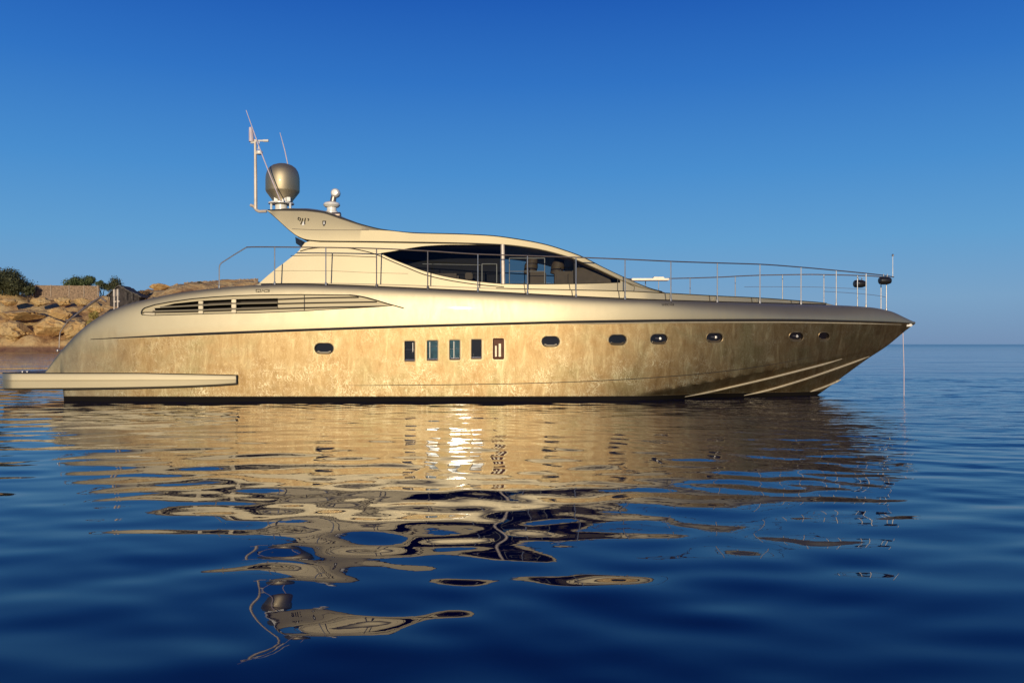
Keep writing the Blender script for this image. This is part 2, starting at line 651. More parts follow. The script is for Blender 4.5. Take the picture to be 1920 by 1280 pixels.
def roundrect(x0, y0, x1, y1, r=2.0, n=3):
    pts = []
    for cx, cy, a0 in ((x1 - r, y1 - r, 0), (x0 + r, y1 - r, 90), (x0 + r, y0 + r, 180), (x1 - r, y0 + r, 270)):
        for k in range(n + 1):
            t = math.radians(a0 + 90 * k / n)
            pts.append((cx + r * math.cos(t), cy + r * math.sin(t)))
    return pts


PORTS = [(607.5, 653, 34, 18), (1032.5, 640, 32, 17.5), (1158, 637, 32, 17.5), (1235.5, 635.5, 31, 17), (1340, 633, 30, 16),
         (1493, 631, 26, 15), (1545, 630.5, 20, 14)]
WINS = [(758.5, 639, 778, 677.5), (800.5, 638, 821, 676), (842.5, 637, 862.5, 674.5), (883.5, 636, 903, 673), (925, 635, 944, 672.5)]
VENT = [(266, 590), (264.5, 587), (265, 583.5), (267, 580), (271, 577), (290, 571), (320, 565.5), (360, 560), (400, 556.5), (440, 554.2), (480, 553),
        (560, 552), (660, 553), (672, 554.5), (740, 572.8), (700, 575.5), (640, 578.5), (575, 582.5), (520, 585), (480, 586.5), (400, 588), (330, 590), (285, 591.3)]
OPEN1 = [(325, 568.8), (376, 563.5), (438, 560.5), (520, 558.8), (520, 566.5), (438, 568.5), (376, 571.2), (300, 575)]
OPEN2 = [(288, 577.3), (300, 577), (376, 573.2), (438, 570.5), (520, 568.5), (520, 575.5), (438, 578), (376, 580), (290, 582)]
cv, cf, cm = [], [], []
for p in PORTS: prism(cv, cf, cm, stadium(*p), 0.09, 2)
for w in WINS: prism(cv, cf, cm, roundrect(*w), 0.10, 2)
ANG = {}
vc_v, vc_f, vc_m = [], [], []
prism(vc_v, vc_f, vc_m, VENT, 0.05, 0)
op_v, op_f, op_m = [], [], []
prism(op_v, op_f, op_m, OPEN1, 0.45, 1)
prism(op_v, op_f, op_m, OPEN2, 0.45, 1)


def boolean_cut(target, v, f, m, mats):
    c = obj("cutter", v, f, None, None, mats=mats, fmat=m)
    # keep face material indices after the normals were recalculated
    md = target.modifiers.new("cut", 'BOOLEAN')
    md.operation = 'DIFFERENCE'
    md.solver = 'EXACT'
    md.object = c
    md.material_mode = 'TRANSFER'
    bpy.context.view_layer.update()
    dg = bpy.context.evaluated_depsgraph_get()
    me = bpy.data.meshes.new_from_object(target.evaluated_get(dg))
    target.modifiers.clear()
    target.data = me
    bpy.data.objects.remove(c)


for vv, ff, mm in ((cv, cf, cm), (vc_v, vc_f, vc_m), (op_v, op_f, op_m)):
    boolean_cut(hull, vv, ff, mm, [M_gold, M_recess, M_room])
hull.data.polygons.foreach_set("use_smooth", [True] * len(hull.data.polygons))
hull.data.set_sharp_from_angle(angle=math.radians(32))


# --- trim that follows the plating
def hull_line(pts, n=60, proud=0.0):
    xs = [p[0] for p in pts]
    f = pchip(xs, [p[1] for p in pts])
    return [on_hull(x, float(f(x)), proud) for x in np.linspace(min(xs), max(xs), n)]


def strip(name, pts, r, mat, parent, n=60, proud=0.0, taper=True):
    mb = MB()
    P = hull_line(pts, n, proud)
    rad = [r * (min(1.0, 0.25 + 6.0 * min(k, n - 1 - k) / n) if taper else 1.0) for k in range(n)]
    mb.tube(P, rad, 8)
    return mb.build(name, mat, parent)


rub = strip("rub_rail", RUB[1:-1] + [(1708, 605.8)], 0.042, M_dark, yacht, 110)
strip("rail_pale_strip", [(1040, 607.5), (1100, 606.5), (1300, 604.2), (1450, 604.0), (1600, 606), (1690, 608.5)], 0.022, M_pale, rub, 70)  # pale trim line below the bow rub rail
strip("hull_seam", [(640, 722.5), (800, 721.5), (940, 719.5), (1080, 715.5), (1180, 710.5), (1280, 703.5), (1380, 693), (1450, 682.5), (1530, 668)], 0.011, M_dark, hull, 80)
for pts in ([(1284, 743.5), (1322, 736), (1380, 723), (1434, 710.5), (1500, 694), (1557, 679), (1579, 672.5)],
            [(1395, 741), (1434, 732.5), (1480, 719.5), (1521, 706.5), (1579, 686.5), (1630, 668)],
            [(1519, 734), (1545, 725), (1577, 711.5)]):
    strip("spray_rail", pts, 0.042, M_pale, yacht, 50, 0.0)

for i, (cx, cy, w, h) in enumerate(PORTS):
    pr = MB()
    P = [on_hull(x, y, 0.004) for x, y in stadium(cx, cy, w + 1.6, h + 1.6)]
    pr.tube(P + [P[0]], 0.015, 6, caps=False)
    root = pr.build("porthole", M_rim, yacht)
    P = [on_hull(x, y, -0.07) for x, y in stadium(cx, cy, w + 0.6, h + 0.6)]
    obj("porthole_pane", P, [tuple(range(len(P)))], M_black_gloss, root)
    lo = MB()
    Q = [on_hull(cx + dx, cy + dy, -0.045) for dx, dy in ((-w * .36, h * .3), (-w * .2, h * .43), (w * .2, h * .43), (w * .36, h * .3))]
    lo.tube(Q, 0.03, 6)
    lo.build("sill", M_pale if i in (0, 1) else M_rim, root)
    if i in (3, 4, 5):
        hd = MB()
        q = on_hull(cx + w * .1, cy - h * .05, -0.05)
        hd.lathe((q.x, q.y, q.z), [(0.001, -0.02), (0.04, -0.015), (0.055, 0.0), (0.04, 0.015), (0.001, 0.02)], 12, 'Y')
        q2 = on_hull(cx - w * .2, cy - h * .1, -0.05)
        hd.tube([q, q2], 0.02, 6)
        hd.build("latch", M_steel, root)

pane_m = [M_black_gloss, M_teal, M_teal, M_black_gloss, M_brown]
for i, (x0, y0, x1, y1) in enumerate(WINS):
    fr = MB()
    P = [on_hull(x, y, 0.0) for x, y in roundrect(x0 - .4, y0 - .4, x1 + .4, y1 + .4)]
    fr.tube(P + [P[0]], 0.014, 6, caps=False)
    root = fr.build("hull_window", M_brown if i == 4 else M_rim, yacht)
    if i == 4: root["label"] = "hull window with reddish wooden frame and cream blind"
    P = [on_hull(x, y, -0.075) for x, y in roundrect(x0, y0, x1, y1)]
    obj("window_pane", P, [tuple(range(len(P)))], pane_m[i], root)
    sl = MB()
    a, b = on_hull(x0 + 1, y1 - 2.2, -0.05), on_hull(x1 - 1, y1 - 2.2, -0.05)
    sl.tube([a, b], 0.036, 6)
    sl.build("sill", M_steel if i < 4 else M_brown, root)
    if i == 4:
        fr2 = MB()
        for xa, xb in ((x0 + 3.2, x0 + 6.2), (x0 + 10, x0 + 14.2)):
            ya = y0 + (13 if xa < x0 + 5 else 9)
            q = [on_hull(xa, ya, -0.06), on_hull(xb, ya, -0.06), on_hull(xb, y1 - 4, -0.06), on_hull(xa, y1 - 4, -0.06)]
            fr2.add(q + [v + Vector((0, 0.012, 0)) for v in q], [(0, 1, 2, 3), (7, 6, 5, 4), (0, 4, 5, 1), (1, 5, 6, 2), (2, 6, 7, 3), (3, 7, 4, 0)])
        fr2.build("blind", M_pale, root, False)
    if i in (0, 1, 2):
        br = MB()
        xm = x0 + (x1 - x0) * (0.78, 0.25, 0.42)[i]
        br.tube([on_hull(xm, y0 + 3, -0.06), on_hull(xm, y1 - (18, 5, 4)[i], -0.06)], 0.007, 6)
        ym = y0 + (y1 - y0) * (0.42, 0.3, 0.45)[i]
        br.tube([on_hull(x0 + 1, ym, -0.062), on_hull(x1 - 1, ym, -0.062)], 0.007, 6)
        br.build("glazing_bar", M_steel, root)

# --- engine air intake on the topside
vent = MB()
P = [on_hull(x, y, 0.0) for x, y in VENT]
vent.tube(P + [P[0]], 0.013, 6, caps=False)
vent.tube(hull_line([(655, 552.8), (672, 554.8), (740, 573.0), (757, 577.6)], 20), 0.02, 6)
intake = vent.build("air_intake", M_dark, yacht)
for pts in ([(520, 561), (600, 558.2), (672, 557.2)], [(520, 569.2), (600, 567.3), (706, 565.7)], [(520, 578.2), (600, 576.2), (738, 573.6)]):
    mb = MB()
    mb.tube(hull_line(pts, 24, -0.035), 0.024, 6)
    mb.build("louver_shade", M_recess, intake)  # dark strips painting the shade below the louvers
mb = MB()
mb.tube(hull_line([(266, 585.8), (300, 585.4), (438, 581.4), (520, 578.3)], 40, -0.04), 0.022, 6)
mb.build("louver_shade", M_recess, intake)  # lower louver's shade, drawn as a dark strip too
for pts in ([(300, 576), (376, 572.2), (438, 569.5), (520, 567.5)], [(286, 583.4), (376, 581.2), (438, 579.2), (520, 576.8)]):
    mb = MB()
    mb.tube(hull_line(pts, 40, -0.03), 0.03, 8)
    mb.build("slat", M_gold, intake)
for px, ys in ((376, (563, 588)), (438, (560, 586.5))):
    mb = MB()
    a, b = on_hull(px, ys[0], -0.05), on_hull(px, ys[1], -0.05)
    for u0, u1 in ((0.05, 0.28), (0.36, 0.66), (0.78, 1.0)):
        c = a.lerp(b, (u0 + u1) / 2)
        mb.box(c, (0.15, 0.09, abs(b.z - a.z) * (u1 - u0)), 0, 0.012)
    mb.build("bracket", M_pale, intake)
mb = MB()
a = on_hull(280, 588.6, -0.03)
mb.box(a, (0.36, 0.05, 0.07), 0, 0.01)
mb.build("end_plate", M_pale, intake)
mb = MB()
mb.tube([on_hull(570, 553, -0.03), on_hull(570, 582, -0.03)], 0.01, 6)
mb.build("panel_joint", M_dark, intake)


# --- coaming (raised base of the superstructure and foredeck trunk)
f_co_hb = lambda X: np.maximum(f_rub_hb(X) - inset(X) - 0.16, 0.05)
COAM = [(478, 534), (487, 531), (600, 530.5), (700, 532), (752, 533.5), (850, 537), (960, 541), (1080, 543.5), (1180, 546), (1250, 549.5), (1340, 554.5),
        (1425, 558.5), (1500, 564), (1550, 568.5), (1568, 573)]
cx_, cz_ = conv(COAM, f_co_hb)
f_zc = pchip(cx_, cz_)


def loft(name, xs, section, mat, parent, angle=30, mats=None, fm=None):
    """section(X) gives the half section (half-beam, z) from keel to centreline top; the solid is mirrored and capped."""
    v, f, mi = [], [], []
    n = None
    for X in xs:
        s = section(X)
        ring = [(X, YC - h, z) for h, z in s] + [(X, YC + h, z) for h, z in s[::-1]]
        n = len(ring)
        v += ring
    for i in range(len(xs) - 1):
        for k in range(n):
            a, b = i * n + k, i * n + (k + 1) % n
            f.append((a, b, b + n, a + n))
            mi.append(fm(i, k, n) if fm else 0)
    f.append(tuple(range(n))); mi.append(0)
    f.append(tuple((len(xs) - 1) * n + k for k in range(n))); mi.append(0)
    return obj(name, v, f, mat, parent, True, angle, mats=mats, fmat=mi if fm else None)


def coam_sec(X):
    hb, z1, z0 = float(f_co_hb(X)), float(f_zc(X)), float(f_zt(X)) - 0.1
    z1 = max(z1, z0 + 0.02)
    hb = max(hb, 0.05)
    r = min(0.03, (z1 - z0) * 0.3, hb * 0.3)
    return [(hb, z0), (hb - 0.02 * (z1 - z0), z1 - r), (hb - r * 0.4, z1 - r * 0.3), (hb - r, z1), (hb * 0.5, z1 + 0.02), (0.001, z1 + 0.03)]


coaming = loft("coaming", np.linspace(cx_[0], cx_[-1], 120), coam_sec, M_cabin, yacht)


def on_coam(px, py, proud=0.0):
    Y = 27.5
    for _ in range(40):
        X = (px - 960) * Y / F
        Y = YC - float(f_co_hb(X))
    return Vector((X, Y - proud, H + (HY - py) * Y / F))


seam_or_strip = MB()
f_top = pchip([p[0] for p in TOP], [p[1] for p in TOP])
f_cop = pchip([p[0] for p in COAM], [p[1] for p in COAM])
seam_or_strip.tube([on_coam(x, float(f_cop(x)), 0.002) for x in np.linspace(930, 1550, 60)], 0.014, 6)
for px in (985, 1073, 1161, 1248, 1331, 1410, 1484):
    seam_or_strip.tube([on_coam(px - 1, float(f_cop(px)) + 0.5, 0.002), on_coam(px + 0.6, float(f_top(px)) + 2, 0.002)], 0.017, 6)
seam_or_strip.build("joint_line", M_dark, coaming)

# shade of the gap between hull and coaming, drawn as a dark strip
seam_or_strip = MB()
seam_or_strip.tube([on_coam(x, float(f_top(x)) - 1.0, 0.02) for x in np.linspace(490, 1548, 110)], 0.022, 6)
seam_or_strip.build("gap_shade", M_dark, coaming)

# --- cabin sides
f_cab = pchip([-9.5, -5, 0, 2, 3.5, 4.5, 5.6], [2.42, 2.5, 2.5, 2.42, 2.22, 1.98, 1.6])
ZD = 3.55
TUMBLE = 0.13


def cab_hb(X, z):
    return float(f_cab(X)) - TUMBLE * (z - ZD)


def on_cab(px, py, proud=0.0):
    Y = 27.8
    for _ in range(50):
        X = (px - 960) * Y / F
        z = H + (HY - py) * Y / F
        Y = YC - cab_hb(X, z)
    return Vector((X, Y - proud, z))


CABTOP = [(484, 533), (497, 521), (515, 506), (540, 487), (562, 468.5), (572, 455), (585, 451.5), (600, 450.5), (700, 451.5), (880, 454), (945, 456.5),
          (1000, 463), (1060, 478), (1120, 503), (1170, 527), (1200, 538), (1236, 546)]
pc = [on_cab(*p) for p in CABTOP]
f_cabtop = pchip([p.x for p in pc], [p.z for p in pc])
xs = np.linspace(pc[0].x, pc[-1].x, 170)
v, f = [], []
for side in (-1, 1):
    n0 = len(v)
    for X in xs:
        z1 = float(f_cabtop(X))
        z0 = min(float(f_zc(X)) - 0.05, z1 - 0.01)
        row = []
        for k in range(9):
            z = z0 + (z1 - z0) * k / 8
            row.append((X, YC + side * cab_hb(X, z), z))
        for k in range(8, -1, -1):
            z = z0 + (z1 - z0) * k / 8
            row.append((X, YC + side * (cab_hb(X, z) - 0.07), z))
        v += row
    n = 18
    for i in range(len(xs) - 1):
        for k in range(n):
            a, b = n0 + i * n + k, n0 + i * n + (k + 1) % n
            f.append((a, b, b + n, a + n))
    f.append(tuple(n0 + k for k in range(n)))
    f.append(tuple(n0 + (len(xs) - 1) * n + k for k in range(n)))
cabin = obj("cabin_side", v, f, M_cabin, yacht, True)

WT = [(714, 475), (740, 471), (770, 465.5), (800, 461.5), (850, 459.3), (940, 459.3), (1000, 463.5), (1040, 471), (1080, 483), (1120, 502), (1163, 526.5)]
WB = [(714, 475), (735, 485), (760, 495), (800, 509.5), (850, 521), (900, 528), (945, 532), (1000, 532.8), (1080, 532), (1120, 531), (1163, 529.5)]
fwt = pchip([p[0] for p in WT], [p[1] for p in WT])
fwb = pchip([p[0] for p in WB], [p[1] for p in WB])
wx = np.linspace(714.5, 1162.5, 60)
lens = [(x, float(fwt(x))) for x in wx] + [(x, float(fwb(x))) for x in wx[::-1]]
lv, lf, lm = [], [], []
prism(lv, lf, lm, lens, 5.5, 0, on_cab, 0.3)
boolean_cut(cabin, lv, lf, lm, [M_cabin])
cabin.data.polygons.foreach_set("use_smooth", [True] * len(cabin.data.polygons))
cabin.data.set_sharp_from_angle(angle=math.radians(28))


def window_sheet(name, side, parent, mat, back=0.03):
    v, f = [], []
    NX, NZ = 60, 8
    for x in np.linspace(715, 1162, NX):
        y0, y1 = float(fwb(x)) + 0.6, float(fwt(x)) - 0.6
        for k in range(NZ):
            q = on_cab(x, y0 + (y1 - y0) * k / (NZ - 1))
            hb = cab_hb(q.x, q.z) - back
            v.append((q.x, YC + side * hb, q.z))
    for i in range(NX - 1):
        for k in range(NZ - 1):
            a = i * NZ + k
            f.append((a, a + 1, a + NZ + 1, a + NZ))
    return obj(name, v, f, mat, parent, True)


glass_near = window_sheet("side_window", -1, yacht, M_glass)
window_sheet("side_window", 1, yacht, M_glass)

mb = MB()
mb.tube([on_cab(942.5, 459, 0.03), on_cab(943.5, 533, 0.03)], 0.068, 10)
mb.build("mullion", M_mast, glass_near)
mb = MB()
mb.tube([on_cab(1078, 485, -0.02), on_cab(1079, 531, -0.02)], 0.05, 8)
mb.build("mullion", M_dark, glass_near)
mb = MB()
mb.tube([on_cab(x, y, 0.005) for x, y in lens] + [on_cab(*lens[0], 0.005)], 0.013, 6, caps=False)
mb.build("window_seal", M_dark, glass_near)
mb = MB()
mb.tube([on_cab(x, float(fwt(x)) - 3.0, 0.0) for x in np.linspace(960, 1158, 40)], 0.035, 6)
mb.build("upper_trim", M_white, glass_near)


def cab_curve(pts, n=60, proud=0.004):
    f = pchip([p[0] for p in pts], [p[1] for p in pts])
    return [on_cab(x, float(f(x)), proud) for x in np.linspace(pts[0][0], pts[-1][0], n)]


for r_s, P_s in ((0.017, cab_curve([(563, 471), (580, 466.5), (610, 463.8), (645, 464.5), (680, 470), (705, 477), (730, 488), (760, 500.5), (800, 516), (850, 527), (900, 534), (945, 538)])),
                 (0.012, cab_curve([(545, 479.5), (600, 478.8), (705, 482)], 20)), (0.005, cab_curve([(516, 507.5), (600, 507.5), (690, 511), (765, 513)], 20)),
                 (0.010, [on_cab(x, y, 0.004) for x, y in ((1175, 530), (1190, 538), (1188, 546))]), (0.014, [on_cab(1158, 515, 0.004), on_cab(1158, 546, 0.004)]),
                 (0.014, [on_cab(1067, 531.5, 0.004), on_cab(1069, 543, 0.004)]), (0.014, [on_cab(982, 530, 0.004), on_cab(984, 541, 0.004)])):
    mb = MB()
    mb.tube(P_s, r_s, 6)
    mb.build("panel_line", M_dark, cabin)  # dark strips for panel joints and the shade in their gaps
mb = MB()
mb.box(on_cab(728, 536.5, 0.06), (0.80, 0.10, 0.09), 0, 0.015)
mb.build("boarding_step", M_white, cabin)

# --- roof with the swept-up aft fin
f_roof_hb = lambda X, z: cab_hb(X, z) + 0.035
ROOFTOP = [(500, 394), (530, 391.5), (560, 391.5), (600, 395), (640, 407.5), (680, 420.5), (720, 430), (780, 436), (860, 438), (920, 441), (970, 447.5), (1020, 457),
           (1060, 469), (1090, 480), (1130, 500.5), (1180, 524), (1220, 541), (1246, 548)]
ROOFBOT = [(500, 394.5), (520, 412), (545, 434.5), (560, 445), (575, 450.5), (600, 453), (700, 454), (880, 457), (945, 459.8), (1000, 466.5), (1060, 481),
           (1120, 505.5), (1170, 528.5), (1200, 539), (1246, 549)]
KNUCK = [(500, 394.2), (520, 408), (548, 429.5), (620, 431.5), (690, 431.8), (720, 432.5), (780, 438), (860, 440), (920, 443), (970, 449.5), (1020, 459), (1060, 471), (1090, 482), (1130, 502), (1180, 525), (1246, 548.4)]


def on_roof(px, py, proud=0.0):
    return on_cab(px, py, 0.035 + proud)


def prof(pts):
    q = [on_roof(*p) for p in pts]
    return pchip([p.x for p in q], [p.z for p in q])


f_rt, f_rb, f_rk = prof(ROOFTOP), prof(ROOFBOT), prof(KNUCK)
xa, xb = on_roof(500, 394).x, on_roof(1246, 548).x


def roof_sec(X):
    zt, zb, zk = float(f_rt(X)), float(f_rb(X)), float(f_rk(X))
    zt = max(zt, zb + 0.012)
    zk = min(max(zk, zb + 0.004), zt - 0.004)
    hk = f_roof_hb(X, zk)
    lean = 0.31 * max(0.0, zt - zk - 0.05)
    r = min(0.07, (zt - zb) * 0.35)
    ht = max(hk - lean, 0.2)
    cam = 0.10 * min(1.0, (zt - zb) / 0.3)
    # the middle of the wing is carried a little higher than its edges at the aft end
    mid = 0.16 * max(0.0, min(1.0, (-5.2 - X) / 2.0)) * min(1.0, (zt - zb) / 0.4)
    s = [(0.001, zb), (f_roof_hb(X, zb) - 0.03, zb), (f_roof_hb(X, zb), zb + min(0.03, (zt - zb) * 0.2)), (hk, max(zk, zb + 0.35 * (zt - zb)) if zk - zb < 0.02 else zk)]
    s += [(ht + (hk - ht) * 0.12, zt - r), (ht - r * 0.3, zt - r * 0.28), (ht - r, zt)]
    for u in (0.85, 0.6, 0.3):
        s.append(((ht - r) * u, zt + (cam + mid) * (1 - u * u)))
    s.append((0.001, zt + cam + mid))
    return s


xs = np.concatenate([np.linspace(xa, xa + 1.5, 30)[:-1], np.linspace(xa + 1.5, xb, 150)])
XW = on_roof(1010, 457).x
roof = loft("roof", xs, roof_sec, M_roof, yacht, 9, [M_roof, M_black_gloss],
            lambda i, k, n: 1 if (XW < xs[i] < xb - 0.5 and 7 <= k <= n - 9) else 0)

mb = MB()
mb.tube([on_roof(x, y, 0.004) for x, y in ROOFBOT[3:9]], 0.015, 6)
mb.build("roof_line", M_dark, roof)  # dark strip stands for shade in the gap under the roof
mb = MB()
P = []
for x in np.linspace(on_roof(548, 429.5).x, on_roof(692, 432).x, 30):
    q = roof_sec(x)[3]
    P.append(Vector((x, YC - q[0], q[1])))
mb.tube(P, 0.008, 6)
mb.build("roof_line", M_rail, roof)
mb = MB()
P = []
for x in np.linspace(xa + 0.05, xb - 0.1, 120):
    sec = roof_sec(x)
    P.append(Vector((x, YC - sec[5][0], sec[5][1])))
mb.tube(P, 0.02, 6)
mb.build("edge_shade", M_dark, roof)  # dark tube painting the shaded rim of the roof
# dark panel added for the underside of the far roof
q = [on_cab(549, 442), on_cab(568, 459.5), on_cab(567, 463), on_cab(560, 461), on_cab(550, 454)]
vv = [Vector((p.x, YC - 1.9, p.z)) for p in q] + [Vector((p.x, YC + 1.9, p.z)) for p in q]
n = len(q)
obj("added_far_roof_underside", vv, [tuple(range(n)), tuple(range(n, 2 * n))[::-1]] + [(k, (k + 1) % n, n + (k + 1) % n, n + k) for k in range(n)], M_black_gloss, yacht)

# emblem and lettering on the fin and topside
def fin(zx, zy, proud=0.012):
    """zx, zy: position measured inside the fin's marked panel."""
    px, py = 540 + zx / 16.0, 395 + zy / 16.0
    p = on_roof(px, py)
    zk, zt = float(f_rk(p.x)), float(f_rt(p.x))
    if p.z > zk:
        hk = f_roof_hb(p.x, zk)
        lean = 0.31 * max(0.0, zt - zk - 0.05)
        u = (p.z - zk) / max(0.05, zt - 0.06 - zk)
        p.y = YC - (hk - lean * 0.88 * u)
    p.y -= proud
    return p


mb = MB()
for st in (((322, 195), (298, 232), (312, 282)), ((350, 212), (376, 250), (350, 312)), ((440, 228), (424, 300), (405, 368), (384, 415)),
           ((520, 222), (505, 300), (500, 360), (507, 416)), ((588, 238), (622, 254), (616, 290), (590, 297))):
    mb.tube([fin(*p) for p in st], 0.018, 6)
mb.build("script_lettering", M_dark, roof)
mb = MB()
q = [fin(448, 330, 0.006), fin(488, 330, 0.006), fin(496, 440, 0.006), fin(418, 440, 0.006)]
mb.add(q + [p + Vector((0, 0.02, 0)) for p in q], [(0, 1, 2, 3), (7, 6, 5, 4), (0, 4, 5, 1), (1, 5, 6, 2), (2, 6, 7, 3), (3, 7, 4, 0)])
mb.build("pale_inlay", M_white, roof, False)  # cream piece between the script strokes
mb = MB()
q = [fin(*p, 0.008) for p in ((1030, 302), (1140, 302), (1134, 390), (1112, 432), (1080, 478), (1050, 432), (1036, 390))]
n = len(q)
mb.add(q + [p + Vector((0, 0.03, 0)) for p in q], [tuple(range(n))] + [(k, (k + 1) % n, n + (k + 1) % n, n + k) for k in range(n)])
emb = mb.build("shield_emblem", M_dark, roof, False)
mb = MB()
q = [fin(*p, 0.013) for p in ((1072, 322), (1092, 322), (1104, 395), (1082, 425), (1062, 395))]
n = len(q)
mb.add(q + [p + Vector((0, 0.01, 0)) for p in q], [tuple(range(n))] + [(k, (k + 1) % n, n + (k + 1) % n, n + k) for k in range(n)])
mb.build("pale_inlay", M_white, roof, False)

mb = MB()
for st in (((480.3, 543), (488.5, 543), (488.5, 547.5), (480.3, 547.5), (480.3, 543)), ((490.5, 547.8), (492, 543), (493.5, 546), (495.5, 543), (496, 547.8)),
           ((497.5, 543.2), (505, 543.2), (505, 547.3), (497.5, 547.3)), ((502, 545), (504.5, 545.2)), ((484, 546.5), (486, 546.5))):
    mb.tube([on_hull(x, y, 0.006) for x, y in st], 0.011, 6)
mb.build("name_plate", M_dark, hull)

fc = bpy.data.curves.new("lettering", 'FONT')
fc.body = "uec\u0131la"
fc.size = 1.0
fc.extrude = 0.01
tmp = bpy.data.objects.new("lettering", fc)
COL.objects.link(tmp)
bpy.context.view_layer.update()
tme = bpy.data.meshes.new_from_object(tmp.evaluated_get(bpy.context.evaluated_depsgraph_get()))
bpy.data.objects.remove(tmp)
tv = [v.co.copy() for v in tme.vertices]
x0, x1 = min(v.x for v in tv), max(v.x for v in tv)
y0, y1 = min(v.y for v in tv), max(v.y for v in tv)
tv2 = []
for v in tv:
    px = 1241 + (v.x - x0) / (x1 - x0) * 23
    py = 573 - (v.y - y0) / (y1 - y0) * 6.4
    tv2.append(on_hull(px, py, 0.008 if v.z > 0 else -0.004))
obj("bow_lettering", tv2, [tuple(p.vertices) for p in tme.polygons], M_dark, hull)

# --- cabin interior seen through the glass
def ybox(mb, px0, py0, px1, py1, Y, depth, bev=0.03):
    a, b = at(px0, py0, Y), at(px1, py1, Y)
    mb.box(((a.x + b.x) / 2, Y + depth / 2, (a.z + b.z) / 2), (abs(b.x - a.x), depth, abs(a.z - b.z)), 0, bev)


mb = MB()
ybox(mb, 640, 452, 938, 538, YC - 0.4, 0.12, 0.01)
mb.build("bulkhead", M_interior, yacht)
mb = MB()
ybox(mb, 1100, 515, 1140, 546, YC - 1.2, 2.4)
mb.build("console", M_interior, yacht)
for px in (990, 1040):
    mb = MB()
    ybox(mb, px, 508, px + 34, 536, YC - 1.3, 0.6, 0.06)
    a, b = at(px + 2, 515, YC - 1.0), at(px + 10, 484, YC - 1.0)
    mb.tube([a, a.lerp(b, 0.5), b], [0.2, 0.24, 0.16], 12)
    mb.build("helm_seat", M_leather, yacht)
mb = MB()
q = [at(1060, 520, YC), at(1090, 498, YC), at(1128, 512, YC), at(1140, 546, YC), at(1060, 546, YC)]
vv = [Vector((p.x, YC - 1.6, p.z)) for p in q] + [Vector((p.x, YC + 1.6, p.z)) for p in q]
mb.add(vv, [tuple(range(5)), tuple(range(5, 10))[::-1]] + [(k, (k + 1) % 5, 5 + (k + 1) % 5, 5 + k) for k in range(5)])
dash = mb.build("dashboard", M_leather, yacht, False)
mb = MB()
c = at(1050, 508, YC - 1.0)
mb.tube([c + Vector((0.06 * math.sin(t) * 0.5, 0.22 * math.cos(t), 0.22 * math.sin(t))) for t in np.linspace(0, 2 * math.pi, 17)], 0.018, 6, caps=False)
mb.build("steering_wheel", M_rubber, dash)
mb = MB()
for (xa_, xb_, ya_, yb_) in ((903, 931, 493, 530), (955, 1022, 482, 531)):
    P = [on_cab(x, y, -0.35) for x, y in ((xa_, ya_), (xb_, ya_), (xb_, yb_), (xa_, yb_))]
    for k in range(4): mb.tube([P[k], P[(k + 1) % 4]], 0.016, 6)
P = [on_cab(x, y, -0.35) for x, y in ((790, 493), (903, 495))]
mb.tube(P, 0.01, 6)
P = [on_cab(x, y, -0.35) for x, y in ((955, 507), (1022, 507))]
mb.tube(P, 0.012, 6)
mb.build("interior_frame", M_white, yacht)
mb = MB()
ybox(mb, 872, 511, 886, 524, YC - 1.6, 0.5)
ybox(mb, 800, 512, 860, 534, YC - 1.5, 0.7, 0.08)
mb.build("sofa", M_leather, yacht)

# --- guard rails
RAIL = [(411, 503), (413, 496), (420, 490), (462, 463.5), (480, 463), (560, 463.5), (640, 464.5), (706, 466), (802, 470.5), (896, 476.5), (989, 479.5), (1080, 482.5),
        (1172, 486), (1258, 490), (1345, 493), (1425, 495.5), (1502, 501), (1568, 507), (1624, 512.5), (1662, 517), (1676, 519.5)]
POSTS = [411, 515, 611, 706, 802, 896, 989, 1080, 1172, 1258, 1345, 1425, 1502, 1568, 1624, 1662]
f_gr_hb = lambda X: np.maximum(f_rub_hb(X) - inset(X) - 0.04, 0.0)


def on_rail(px, py):
    Y = 27.5
    for _ in range(40):
        X = (px - 960) * Y / F
        Y = YC - float(f_gr_hb(X))
    return Vector((X, Y, H + (HY - py) * Y / F))


f_rail = pchip([p[0] for p in RAIL[1:]], [p[1] for p in RAIL[1:]])


def rail_pt(px): return on_rail(px, float(f_rail(px)))


near = [rail_pt(x) for x in np.linspace(462, 1676, 112)]
lead = [on_rail(411, 503), on_rail(412, 497), on_rail(415, 493), on_rail(440, 477), on_rail(462, 463.8)]


def mirror(p, drop=0.0): return Vector((p.x, 2 * YC - p.y, p.z - drop))


def fdrop(X): return 0.17 * max(0.0, min(1.0, (X + 2) / 5)) * max(0.0, min(1.0, (13.2 - X) / 5))


